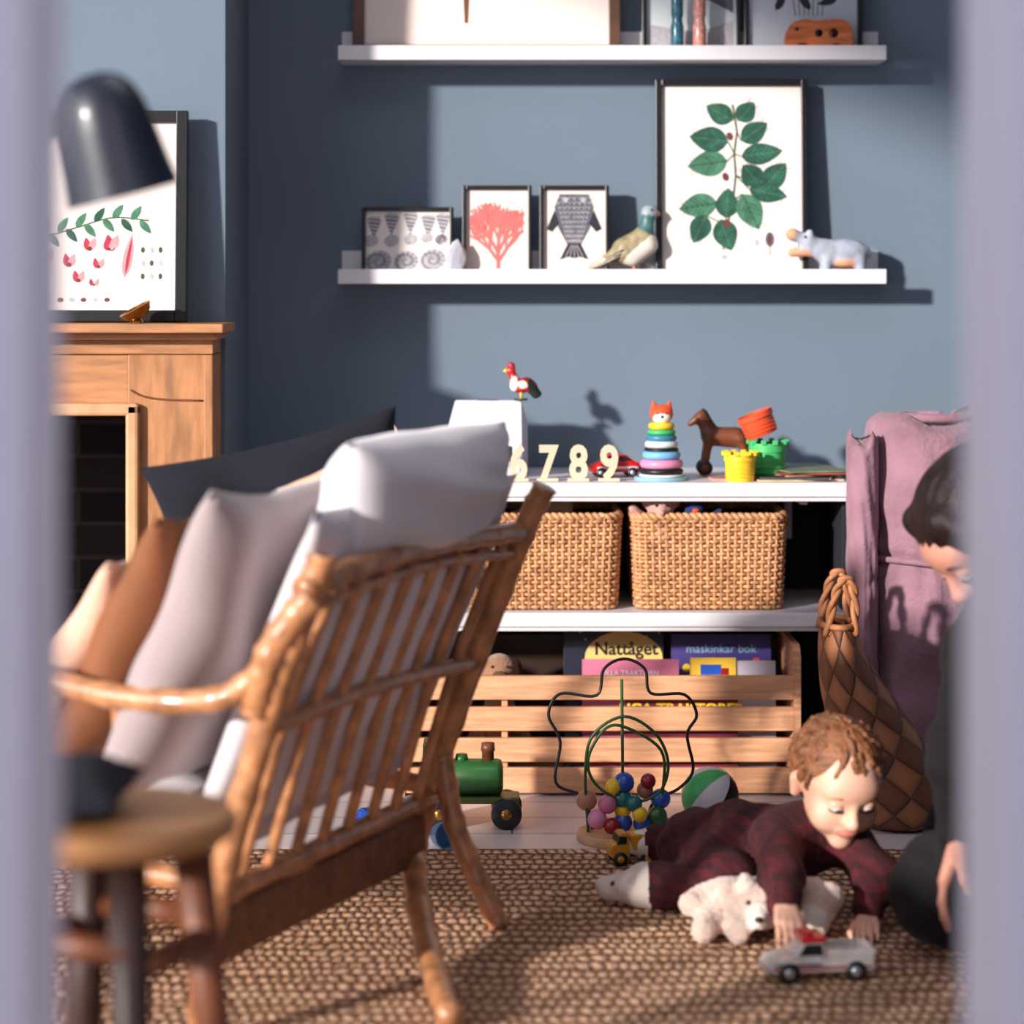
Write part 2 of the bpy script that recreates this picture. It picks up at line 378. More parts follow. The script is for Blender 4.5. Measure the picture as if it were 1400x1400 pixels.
# ------------------------------------------------------------------ ROOM
CH=2.8
box('wall_back',-.552,1.7,5.0,5.12,0,CH,wallm,bev=0)
box('wall_back.001',-2.3,-1.45,5.0,5.12,0,CH,wallm,bev=0)
g=G('wall_chimney_breast')
box('pier_right',-.72,-.552,4.59,5.1,0,CH,wallm,g,0); box('pier_left',-1.45,-1.25,4.59,5.1,0,CH,wallm,g,0)
box('breast_top',-1.25,-.72,4.59,5.1,.76,CH,wallm,g,0)
box('brick_back',-1.25,-.72,4.95,4.99,0,.76,brickm,g,0)
box('brick_side_r',-.74,-.7195,4.60,4.95,.0,.76,brickm,g,0); box('brick_side_l',-1.2505,-1.23,4.60,4.95,.0,.76,brickm,g,0)
box('hearth',-1.23,-.74,4.5,4.95,0,.02,dark,g)
box('wall_right',1.7,1.8,1.5,5.12,0,CH,wallm,bev=0)
box('floor',-2.6,2.0,-2.5,5.12,-.08,0,floorm,bev=0)
box('ceiling',-2.4,1.8,1.45,5.12,CH,CH+.1,ceilm,bev=0)
box('ceiling.001',-2.4,-.9,-.6,1.45,CH,CH+.1,ceilm,bev=0)
g=G('wall_left')
WY0,WY1,WZ0,WZ1=.15,3.5,.45,2.6
box('below',-2.4,-2.3,-.6,5.12,0,WZ0,wallm,g,0); box('above',-2.4,-2.3,-.6,5.12,WZ1,CH,wallm,g,0)
box('near',-2.4,-2.3,-.6,WY0,WZ0,WZ1,wallm,g,0); box('far',-2.4,-2.3,WY1,5.12,WZ0,WZ1,wallm,g,0)
g=G('window_1')
box('sill',-2.38,-2.24,WY0-.03,WY1+.03,WZ0-.03,WZ0,white,g); box('head',-2.38,-2.3,WY0,WY1,WZ1-.04,WZ1,white,g)
box('jamb_a',-2.38,-2.3,WY0,WY0+.04,WZ0,WZ1,white,g); box('jamb_b',-2.38,-2.3,WY1-.04,WY1,WZ0,WZ1,white,g)
box('wall_near',-2.4,-.9,-.7,-.6,0,CH,wallm,bev=0)
g=G('wall_hall')
box('hall_left_sun_block',-.9,-.8,-2.4,1.5,0,CH,jambm,g,0); box('hall_right',.95,1.05,-2.4,1.5,0,CH,jambm,g,0)  # left wall is unseen, added to keep direct sun off the door frame
g=G('wall_front')
box('left_part',-.9,-.345,1.5,1.62,0,CH,jambm,g,0); box('right_part',.345,1.8,1.5,1.62,0,CH,jambm,g,0); box('over_door',-.345,.345,1.5,1.62,2.1,CH,jambm,g,0)
g=G('door_1')
for sg,nm in((-1,'left'),(1,'right')):
    a,b=sorted((sg*.307,sg*.345))
    box('jamb_'+nm,a,b,1.49,1.63,0,2.1,jambm,g,.004)
    a,b=sorted((sg*.322,sg*.40)); box('casing_'+nm,a,b,1.47,1.4895,0,2.16,jambm,g,.006)
    a,b=sorted((sg*.335,sg*.36)); box('casing_bead_'+nm,a,b,1.462,1.47,0,2.16,jambm,g,.004)
box('jamb_head',-.307,.307,1.49,1.63,2.07,2.1,jambm,g,.004)
box('baseboard_back',-.552,1.7,4.985,5.0,0,.12,white); box('baseboard_right',1.685,1.7,1.62,4.98,0,.12,white)
box('rug',-1.3,1.3,2.1,4.13,0.0,.012,rugm,bev=.004)

# ------------------------------------------------------------------ MANTEL
g=G('fireplace_mantel')
for nm,a,b in(('right',-.7205,-.56),('left',-1.41,-1.2495)):
    box('leg_'+nm,a,b,4.47,4.589,0,.856,mantelw,g,.002)
box('frieze_panel',-1.2495,-.7205,4.476,4.589,.765,.856,mantelh,g,.002)
box('top_rail',-1.41,-.56,4.468,4.589,.857,.89,mantelh,g,.002)
box('shelf',-1.44,-.533,4.40,4.589,.898,.915,mantelh,g,.003); box('shelf_mould',-1.425,-.548,4.435,4.589,.885,.898,mantelh,g,.004)
box('edge_stile_r',-.576,-.56,4.462,4.471,0,.856,mantelw,g,.002); box('edge_stile_l',-1.41,-1.394,4.462,4.471,0,.856,mantelw,g,.002)
tube('carved_line',[(-.715,4.469,.79),(-.69,4.469,.778),(-.65,4.469,.772),(-.58,4.469,.77)],.002,brown,g,8,sm=5)
box('trim_inner_r',-.722,-.698,4.45,4.59,0,.765,lwood,g,.006); box('trim_inner_l',-1.272,-1.248,4.45,4.59,0,.765,lwood,g,.006); box('trim_inner_t',-1.272,-.698,4.45,4.59,.742,.766,lwood,g,.006)

# ------------------------------------------------------------------ FRAMES + ART
ART_Y=-.0022
class Art:
    def __init__(s): s.lay=0; s.d={}
    def poly(s,pts,mat,U=1.):
        s.lay+=1; y=ART_Y-.00002*(s.lay%40)
        V,F=s.d.setdefault(mat.name,([],[])); o=len(V)
        V+= [(p[0]*U,y,p[1]*U) for p in pts]; F.append(list(range(o,o+len(pts))))
    def leaf(s,x,z,L,w,ang,mat,U=1.,n=8):
        a=math.radians(ang); ca,sa=math.cos(a),math.sin(a); p=[]
        for i in range(n+1):
            t=i/n; p.append((t*L-L/2,w/2*math.sin(math.pi*t**.8)**.85 if 0<t<1 else 0))
        for i in range(n-1,0,-1):
            t=i/n; p.append((t*L-L/2,-w/2*math.sin(math.pi*t**.8)**.85))
        s.poly([(x+q[0]*ca-q[1]*sa,z+q[0]*sa+q[1]*ca) for q in p],mat,U)
    def ell(s,x,z,rx,rz,mat,U=1.,ang=0,n=18):
        a=math.radians(ang)
        s.poly([(x+rx*math.cos(t)*math.cos(a)-rz*math.sin(t)*math.sin(a),z+rx*math.cos(t)*math.sin(a)+rz*math.sin(t)*math.cos(a)) for t in np.linspace(0,2*math.pi,n,endpoint=False)],mat,U)
    def line(s,pts,w,mat,U=1.):
        for i in range(len(pts)-1):
            a=Vector(pts[i]);b=Vector(pts[i+1]); d=(b-a)
            if d.length<1e-9: continue
            d.normalize(); n=Vector((-d.y,d.x))*w/2
            s.poly([(a+n)[:],(a-n)[:],(b-n)[:],(b+n)[:]],mat,U)
    def done(s,parent):
        for k,(V,F) in s.d.items(): mesh('print_'+k,V,F,MATS[k],parent,False)
def frame(name,xc,yb,zb,w,h,fw,fm,pm,lean=4,matw=0,depth=.018,rz=0):
    """local: x across, z up from base, y=0 front plane of paper; leaning back"""
    global CT
    g=G(name); place(xc,yb,zb,-lean,0,rz)
    box('side_l',-w/2,-w/2+fw,-.012,depth-.012,0,h,fm,g,.0015); box('side_r',w/2-fw,w/2,-.012,depth-.012,0,h,fm,g,.0015)
    box('rail_b',-w/2+fw,w/2-fw,-.012,depth-.012,0,fw,fm,g,.0015); box('rail_t',-w/2+fw,w/2-fw,-.012,depth-.012,h-fw,h,fm,g,.0015)
    box('paper',-w/2+fw*.8,w/2-fw*.8,-.002,.003,fw*.8,h-fw*.8,pm,g,0)
    return g
U=1/660.
# --- lower ledge
def ledge(zb):
    g=G('picture_ledge')
    box('board',-.356,.766,4.881,5.0,zb,zb+.012,white,g,.001); box('lip',-.356,.766,4.876,4.888,zb,zb+.030,white,g,.0015); box('rail',-.356,.766,4.988,5.0,zb+.012,zb+.069,white,g,.001)
ledge(.988); ledge(1.446)
Z1=1.0002; Z2=1.4582
# shells
g=frame('shell_print_frame',-.216,4.935,Z1+.001,.19,.145,.008,black,paper)
A=Art()
for x,z in((-46,74),(-22,78),(4,80),(28,76),(48,78)):
    A.poly([(x-10,z+6),(x-4,z+10),(x+8,z+9),(x+10,z+2),(x+5,z-10),(x,z-20),(x-6,z-8)],inkl,U)
    for k in range(6): A.line([(x-9+k*1.5,z+6-k*5),(x+9-k*1.8,z+4-k*5)],1.8,inkd if k%2 else ink,U)
for x,z,r in((-50,50,10),(-22,50,10),(4,52,9),(26,54,8),(46,52,9),(-40,22,18),(-2,22,17),(34,24,18)):
    A.ell(x,z,r,r*.8,inkl,U,20)
    p=[(x+r*.09*t*math.cos(t*1.1),z+r*.075*t*math.sin(t*1.1)) for t in np.linspace(0,10,30)]
    A.line(p,1.4,ink,U)
    for j in range(11): a_=j*.5-.6; A.line([(x+.3*r*math.cos(a_),z+.24*r*math.sin(a_)),(x+r*math.cos(a_),z+.8*r*math.sin(a_))],.9,ink,U)
A.done(g)
# coral
g=frame('coral_print_frame',-.031,4.935,Z1+.001,.144,.19,.008,black,mat_pink)
A=Art()
def branch(x,z,a,L,w,d):
    x2=x+L*math.cos(a); z2=z+L*math.sin(a)
    if abs(x2)>37 or z2>112 or z2<12: return
    A.line([(x,z),(x2,z2)],w,coralm,U); A.ell(x2,z2,w*.55,w*.55,coralm,U,0,8)
    if d>0:
        for da in (random.uniform(-.6,-.3),random.uniform(-.1,.15),random.uniform(.3,.6)): branch(x2,z2,a+da+(1.57-a)*.15,L*random.uniform(.78,.95),max(w*.82,2.),d-1)
branch(2,12,1.6,22,5.5,4); branch(2,22,2.2,20,4.5,4); branch(2,22,1.0,20,4.5,4)
A.done(g)
# fish
g=frame('fish_print_frame',.129,4.935,Z1+.001,.144,.19,.008,black,mat_pink)
A=Art()
A.poly([(-20,114),(20,114),(27,96),(22,68),(9,44),(-9,44),(-22,68),(-27,96)],ink,U)
A.poly([(-9,46),(9,46),(20,24),(8,28),(0,26),(-8,28),(-20,24)],inkd,U)
A.poly([(-27,92),(-38,66),(-30,62),(-20,74)],inkd,U); A.poly([(27,92),(38,66),(30,62),(20,74)],inkd,U)
for k in range(10):
    z=50+k*6.5; ww=10+k*1.8
    for j in range(-3,4):
        A.line([(j*ww/3.4-2.5,z+2),(j*ww/3.4,z-2),(j*ww/3.4+2.5,z+2)],.9,inkl,U)
A.ell(-12,106,3.5,3.5,inkl,U); A.ell(12,106,3.5,3.5,inkl,U)
for j in range(-2,3): A.line([(j*2,44),(j*6,28)],1,inkl,U)
A.done(g)
# large plant
g=frame('botanical_print_frame',.456,4.945,Z1+.001,.316,.412,.013,black,paper,lean=3.5)
A=Art()
stem=[(-12,38),(-6,70),(2,105),(6,140),(4,170),(8,200),(4,228),(2,238)]
A.line(stem,3,stemm,U)
LV=[(-16,226,42,30,150),(21,228,34,28,50),(-31,190,54,36,172),(32,200,44,30,35),(42,170,58,30,8),(-33,156,56,36,188),(60,140,46,32,48),(27,141,36,32,130),(50,116,54,28,-12),(-46,98,54,34,190),(-6,102,42,32,85),(26,90,54,36,-65),(-8,58,46,34,-70),(-44,66,42,30,-115)]
for i,(x,z,L,w,a) in enumerate(LV):
    ar=math.radians(a); bx=x-L/2*math.cos(ar); bz=z-L/2*math.sin(ar)
    sp_=min(stem,key=lambda q:(q[0]-bx)**2+(q[1]-bz)**2); A.line([sp_,(bx,bz)],1.8,stemm,U)
    A.leaf(x,z,L,w,a,leafl if i in(5,9,11) else leafg,U,10)
    A.line([(bx,bz),(x+L*.45*math.cos(ar),z+L*.45*math.sin(ar))],1.1,leafl if i not in(5,9,11) else leafd,U)
    for t in (-.28,-.15,-.02,.11,.24):
        px,pz=x+L*t*math.cos(ar),z+L*t*math.sin(ar)
        for s_ in(1,-1):
            b2=ar+s_*.75; A.line([(px,pz),(px+w*.46*math.cos(b2),pz+w*.46*math.sin(b2))],.8,leafd if i%2 else leafl,U)
for x,z in((-2,194),(-8,138),(-6,74)): A.ell(x,z,4.5,6,berry,U,20)
A.ell(52,52,6,10,ink,U); A.ell(52,52,3,7,berry,U); A.ell(34,48,3,5,inkl,U); A.line([(52,42),(52,30)],1,stemm,U); A.ell(-10,28,4,3,inkl,U)
for i in range(5): A.line([(-12+i*6,248),(-9+i*6,248)],1.6,inkl,U)
A.line([(-16,12),(16,12)],1,inkl,U)
A.done(g)
# top ledge frames
g=frame('large_wooden_picture_frame',-.053,4.95,Z2+.001,.555,.75,.024,walnut,mat_pink,lean=2.5,depth=.02)
A=Art(); A.poly([(-30,46),(-25,46),(-23,90),(-18,300),(-36,300),(-32,90)],brown,U); A.leaf(-20,330,150,60,100,ink,U); A.line([(-60,230),(10,260)],4,brown,U); A.done(g)
g=frame('glass_photo_frame',.372,4.95,Z2+.001,.205,.30,.010,black,M('photo_grey',(196,204,206),.5,var=.2,vs=5),lean=3)
A=Art(); A.poly([(-58,10),(58,10),(58,50),(10,34),(-58,44)],inkl,U); A.poly([(20,80),(58,60),(58,180),(40,190)],ink,U); A.done(g)
g=frame('dark_illustration_frame',.604,4.95,Z2+.001,.245,.34,.010,black,M('photo_cool',(190,194,206),.5,var=.15,vs=7),lean=3)
A=Art()
for i in range(7): A.line([(-10+i*6,56),(-20+i*9,130+9*(i%3))],1.4,stemm,U)
for i in range(10): A.leaf(-30+i*8,76+17*(i%4),28,11,60+i*17,leafg if i%2 else inkd,U)
A.done(g)
# mantel picture
g=frame('flower_print_frame',-.83,4.525,.9165,.426,.402,.022,black,paper,lean=3.5,depth=.02)
A=Art(); V_=1/716.
st=[(-90,120),(-40,118),(0,128),(50,142),(100,138)]
A.line([(q.x,q.y) for q in crom([(a,b,0) for a,b in st],6)],1.8,stemm,V_)
for i in range(15):
    x=-80+i*12.5; zc=np.interp(x,[s_[0] for s_ in st],[s_[1] for s_ in st])
    A.leaf(x,zc+(9 if i%2 else -9),24,10,55 if i%2 else -50,leafl if i%3 else leafg,V_); 
for x,z,r in((20,106,9),(50,108,11),(46,104,7),(-8,84,9),(5,62,8),(32,80,7),(-40,90,10),(-60,70,8),(26,54,5)):
    A.leaf(x-4,z,r*2.1,r*1.1,100,redink,V_); A.leaf(x+4,z,r*2.1,r*1.1,70,pinkink,V_); A.ell(x,z-r*.7,r*.35,r*.35,berry,V_)
A.leaf(72,90,60,13,80,pinkink,V_); A.leaf(73,90,52,5,80,redink,V_)
for i in range(9): A.ell(92+(i%3)*12,62+(i//3)*18,2.5,4,inkl if i%2 else stemm,V_)
for i in range(5): A.ell(-20+i*16,30,4,3,inkl if i%2 else berry,V_)
A.done(g); reset()

# ------------------------------------------------------------------ LEDGE OBJECTS
def local(parent_name,*a,**k):
    g=G(parent_name); place(*a,**k); return g
# crystal
g=local('crystal_stone',-.112,4.905,Z1,rz=20)
bm=bmesh.new(); bmesh.ops.create_icosphere(bm,subdivisions=2,radius=.024)
for v in bm.verts: v.co*=random.uniform(.82,1.12); v.co.z=v.co.z*1.7+.038; v.co.y*=.4; v.co.z=max(v.co.z,0)
from_bm(bm,'stone',M('quartz',(196,196,206),.25,var=.2),g)
# pigeon
g=local('pigeon_figurine',.245,4.925,Z1+.0)
pg=[M('pigeon_wing',(150,138,106),.5,var=.4,vs=60),M('pigeon_belly',(226,216,206),.5,var=.1),M('pigeon_neck',(70,110,110),.4,var=.4,vs=60),M('pigeon_leg',(200,120,110),.5),M('pigeon_head',(150,160,170),.5),M('pigeon_tail',(186,176,160),.5,var=.4,vs=50)]
snet('body',[C(0,(-.012,0,.058),(.022,0,.078),.026,.024),C(1,(.004,-.004,.045),(.034,-.004,.068),.022,.022),C(0,(-.05,0,.038),(-.01,0,.055),.009,.022),C(5,(-.083,0,.022),(-.04,0,.040),.007,.010),
  C(2,(.03,0,.09),(.036,0,.122),.018,.013),E(4,(.038,0,.137),(.016,.013,.014)),C(3,(.052,0,.134),(.062,0,.131),.004,.002)],.012,.0025,pg,g)
tubes('legs',[([(.006,.008,.03),(.008,.009,.004),(.02,.009,.003)],.003),([(.006,-.008,.03),(.008,-.009,.004),(.02,-.009,.003)],.003)],pg[3],g)
ball('eye',(.043,-.0125,.140),.0025,eyed,g,10)
for i in range(5): tube('wing_feather',[(.012-.004*i,-.0245+.001*i,.070-.005*i),(-.02-.005*i,-.0255+.0015*i,.055-.005*i),(-.05-.003*i,-.014,.040-.004*i)],[.001,.0022,.001],pg[5] if i%2 else darkbrown,g,6)
lathe('stand',[(.024,0),(.026,.002),(.024,.004)],pg[5],g)
g=local('ceramic_cup',.285,4.955,Z1); lathe('cup',[(.014,0),(.018,.004),(.019,.03),(.017,.03),(.015,.006),(0,.006)],M('ceramic',(176,172,180),.4),g)
# hippo (faces -x)
g=local('toy_hippo',.665,4.915,Z1)
hm=[gray,muzz,M('hippo_tooth',(240,236,228),.4)]
snet('body',[E(0,(.022,0,.052),(.048,.026,.030)),E(0,(-.018,0,.054),(.026,.023,.026)),C(0,(-.03,0,.06),(-.055,0,.072),.019,.018),
 C(0,(-.055,0,.075),(-.085,0,.088),.015,.011),E(1,(-.088,0,.09),(.012,.014,.011)),C(1,(-.055,0,.056),(-.088,0,.052),.012,.009),
 E(0,(-.052,.013,.092),(.006,.004,.008)),E(0,(-.052,-.013,.092),(.006,.004,.008)),
 C(0,(-.018,.013,.035),(-.02,.013,.008),.012,.010),C(0,(-.018,-.013,.035),(-.02,-.013,.008),.012,.010),
 C(0,(.05,.013,.035),(.052,.013,.008),.013,.010),C(0,(.05,-.013,.035),(.052,-.013,.008),.013,.010),C(0,(.066,0,.06),(.073,0,.045),.004,.003),E(1,(.02,-.004,.032),(.03,.022,.012))],.010,.0025,hm,g)
for sx_ in(-.078,-.084):
    for sy_ in(.007,-.007): tube('tooth',[(sx_,sy_,.06),(sx_,sy_,.072)],[.003,.0015],hm[2],g,8)
ball('eye_a',(-.062,-.0165,.084),.003,eyed,g,10); ball('eye_b',(-.062,.0165,.084),.003,eyed,g,10)
# bottles on top ledge
for nm,x,m in(('teal_glass_bottle',.34,M('teal_glitter',(50,100,120),.25,var=.6,vs=150)),('pink_glass_bottle',.386,M('pink_glitter',(204,140,130),.25,var=.3,vs=150))):
    g=local(nm,x,4.91,Z2); lathe('body',[(.012,0),(.0135,.003),(.0135,.06),(.0115,.066),(.0105,.075),(.0115,.08)],m,g,20); lathe('cap',[(.0115,.08),(.0125,.082),(.0125,.13),(.008,.14)],m,g,20)
# wooden elephant car
g=local('wooden_toy_elephant',.63,4.912,Z2)
prism('body',[(-.07,.01),(-.068,.045),(-.055,.066),(-.03,.075),(.0,.07),(.02,.074),(.05,.074),(.067,.062),(.073,.03),(.073,.01),(.045,.01),(.04,.022),(.03,.022),(.025,.01),(-.02,.01),(-.025,.022),(-.04,.022),(-.045,.01)],-.014,.014,orangew,g,.003)
for x in(-.035,.035): cylx('wheel',(x,0,.0125),.012,.036,brown,g)
cylx('hole',(.0,-.0142,.045),.008,.001,darkbrown,g); cylx('eye',(-.045,-.0142,.053),.004,.001,darkbrown,g); cylx('ring',(.03,-.0142,.045),.010,.001,brown,g)

# ------------------------------------------------------------------ BENCH
BZ=.603; SZ=.351
reset(); g=G('storage_bench')
box('top',-.55,.66,4.62,4.999,.575,BZ,white,g,.003); box('top_mould',-.55,.655,4.628,4.65,.566,.575,white,g,.002)
box('shelf',-.55,.66,4.62,4.999,.323,SZ,white,g,.003); box('shelf_mould',-.55,.655,4.628,4.65,.314,.323,white,g,.002)
dk=M('under_bench_shade',(24,26,36),.8)  # near-black colour paints in the shade under the bench
box('side_panel',.645,.66,4.66,4.999,0,.575,dk,g); box('side_panel_l',-.55,-.535,4.66,4.999,0,.575,dk,g); box('back_shade_panel',-.535,.645,4.975,4.984,0,.575,dk,g,0)
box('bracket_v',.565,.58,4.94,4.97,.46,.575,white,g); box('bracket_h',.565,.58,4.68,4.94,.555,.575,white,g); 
# toy house
g=local('toy_house',-.048,4.83,BZ,rz=-8)
V=[(-.075,-.045,0),(.075,-.045,0),(.075,.045,0),(-.075,.045,0),(-.075,-.045,.1),(.075,-.045,.1),(.075,.045,.1),(-.075,.045,.1),(-.068,0,.150),(.068,0,.150)]
hw=M('house_white',(222,218,228),.5)
o=mesh('house_walls',V,[(0,1,5,4),(1,2,6,9,5),(2,3,7,6),(3,0,4,8,7),(0,3,2,1),(4,5,9,8),(6,7,8,9)],hw,g,False)
mm=o.modifiers.new('b','BEVEL'); mm.width=.002; mm.segments=2
box('door',-.02,.01,-.0475,-.044,.0,.05,hw,g); box('window_pane',.03,.055,-.0475,-.044,.03,.06,dark,g); box('roof_slot',-.02,.02,-.002,.002,.149,.151,dark,g,0)
# rooster
g=local('toy_rooster',.018,4.82,BZ+.150,s=1.08)
rm=[red,M('rooster_white',(240,225,215),.4),M('rooster_dark',(30,40,34),.4),yellow,redd]
snet('body',[E(0,(.0,0,.026),(.018,.012,.013)),C(0,(-.008,0,.03),(-.018,0,.052),.010,.007),E(0,(-.019,0,.057),(.008,.007,.008)),C(4,(-.016,0,.066),(-.022,0,.069),.005,.003),C(1,(-.012,-.004,.026),(-.012,-.004,.04),.008,.006),
  C(3,(-.026,0,.056),(-.034,0,.054),.003,.001),C(2,(.014,0,.030),(.032,0,.012),.010,.007),C(2,(.016,0,.026),(.026,0,.008),.008,.005),C(4,(.010,0,.034),(.024,0,.028),.009,.006),E(1,(.002,-.009,.028),(.009,.004,.007))],.006,.0018,rm,g)
tubes('legs',[([(0,.004,.018),(0,.004,.001)],.002),([(0,-.004,.018),(0,-.004,.001)],.002)],rm[3],g); lathe('base',[(.013,0),(.013,.003)],rm[2],g,16)
# numbers
for ch,x,y,z in(('2',-.240,4.70,BZ+.040),('5',-.048,4.69,BZ),('6',.012,4.66,BZ),('7',.070,4.66,BZ),('8',.13,4.66,BZ),('9',.19,4.66,BZ)):
    g=local('wooden_number',x,y,z)
    text('digit',ch,.092,.006,numw,g,0,0,.005,offset=.0032,sx=.78); box('foot',-.021,.021,-.008,.008,0,.006,numw,g)
g=local('wooden_block',-.240,4.70,BZ); box('block',-.03,.03,-.02,.02,0,.040,lwood,g,.002)
# red toy car
def wheel(g,x,y,r,w,m=dark,hub=None):
    cylx('wheel',(x,y,r),r,w,m,g)
    if hub: cylx('hub',(x,y,r),r*.5,w+.002,hub,g)
g=local('red_toy_car',.205,4.76,BZ,rz=10)
prism('body',[(-.05,.01),(-.052,.024),(-.03,.032),(-.015,.046),(.02,.046),(.036,.032),(.05,.028),(.052,.01)],-.02,.02,red,g,.003)
prism('glass',[(-.026,.033),(-.013,.043),(.018,.043),(.03,.033)],-.0208,.0208,dark,g); box('stripe',-.04,.045,-.0212,.0212,.018,.022,white,g,0)
for x in(-.032,.032):
    for y in(-.02,.02): wheel(g,x,y,.010,.007,dark,steel)
# stacking fox
g=local('stacking_toy_fox',.294,4.69,BZ)
lathe('base',[(.0,0),(.053,0),(.055,.003),(.053,.007),(0,.007)],lblue,g)
z=.007
for i,(m,r,h_) in enumerate(((M('white_gloss',(240,238,235),.35),.044,.005),(dark,.043,.011),(pink,.043,.018),(M('sky_paint',(120,186,228),.4),.038,.016),(dark,.034,.006),(M('pale_gloss',(220,228,232),.35),.033,.014),(M('sea_paint',(60,130,160),.4),.030,.012),(green,.028,.010),(yellow,.026,.014))):
    lathe('ring_%d'%(i+1),ring_prof(r,z,h_),m,g); z+=h_
fx=[orange,M('fox_white',(245,238,230),.4)]
snet('head',[E(0,(0,0,z+.016),(.023,.019,.019)),E(1,(0,-.009,z+.010),(.017,.013,.012)),C(0,(-.013,0,z+.026),(-.017,0,z+.042),.008,.002),C(0,(.013,0,z+.026),(.017,0,z+.042),.008,.002)],.006,.002,fx,g)
ball('nose',(0,-.0215,z+.012),.003,dark,g,10); ball('eye_a',(-.008,-.0180,z+.018),.0022,dark,g,10); ball('eye_b',(.008,-.0180,z+.018),.0022,dark,g,10)
# horse
g=local('wooden_toy_horse',.415,4.80,BZ)
snet('body',[C(0,(-.015,0,.078),(.035,0,.076),.019,.021),C(0,(-.018,0,.085),(-.036,0,.115),.016,.010),C(0,(-.036,0,.118),(-.056,0,.104),.010,.006),
 C(0,(-.032,.005,.128),(-.03,.005,.134),.003,.002),C(0,(-.02,.010,.07),(-.03,.010,.02),.009,.006),C(0,(-.02,-.010,.07),(-.026,-.010,.02),.009,.006),
 C(0,(.045,.010,.072),(.056,.010,.045),.011,.007),C(0,(.056,.010,.045),(.050,.010,.018),.007,.006),C(0,(.045,-.010,.072),(.054,-.010,.045),.011,.007),C(0,(.054,-.010,.045),(.048,-.010,.018),.007,.006),
 C(1,(.055,0,.085),(.068,0,.05),.005,.003),C(1,(-.026,0,.126),(-.010,0,.098),.005,.005)],.008,.0025,[brown,darkbrown],g)
for x in(-.028,.05):
    for y in(.018,-.018): wheel(g,x,y,.0155,.007,darkbrown,brown)
    tube('axle',[(x,-.02,.0155),(x,.02,.0155)],.003,darkbrown,g)
# cups
def cup(name,x,y,z,r,h_,m,rim=None,ry=0,cren=True,rx=0):
    g=local(name,x,y,z,ry=ry,rx=rx)
    lathe('wall',[(0,0),(r*.86,0),(r*.9,.002),(r*.95,h_*.75),(r*1.02,h_*.76),(r*1.02,h_),(r*.93,h_),(r*.85,.004),(0,.004)],m,g)
    for zz in(.15,.3,.45): lathe('rib',[(r*.9,h_*zz),(r*.97,h_*(zz+.02)),(r*.9,h_*(zz+.05))],m,g)
    if cren:
        for k in range(10):
            a=2*math.pi*k/10
            box('cren',r*math.cos(a)-.005,r*math.cos(a)+.005,r*math.sin(a)-.005,r*math.sin(a)+.005,h_-.002,h_+.007,rim or m,g,.001)
cup('green_stacking_cup',.507,4.73,BZ,.037,.070,green)
cup('orange_stacking_cup',.497,4.73,BZ+.086,.036,.046,orange,ry=-22,cren=False)
cup('yellow_stacking_cup',.446,4.665,BZ,.031,.052,yellow)
# magazines
reset(); g=G('magazine_stack')
for i,(x,y,w,d,rz,c) in enumerate(((.55,4.76,.17,.22,8,(214,190,150)),(.56,4.75,.16,.20,-12,(60,50,60)),(.575,4.77,.15,.2,20,(186,150,110)),(.45,4.72,.12,.09,5,(200,140,130)),(.585,4.76,.14,.2,3,(150,70,60)),(.58,4.76,.13,.2,14,(120,130,100)))):
    zz=BZ+(.004*[0,1,2,0,3,4][i]); place(x,y,zz,rz=rz,s=1); m=M('mag_%d'%i,c,.5,var=.3,vs=20)
    box('magazine',-w/2,w/2,-d/2,d/2,0,.0035,m,g,.0008); box('pages',-w/2+.002,w/2+.001,-d/2+.001,d/2-.001,.0006,.003,paper,g,0)
reset()

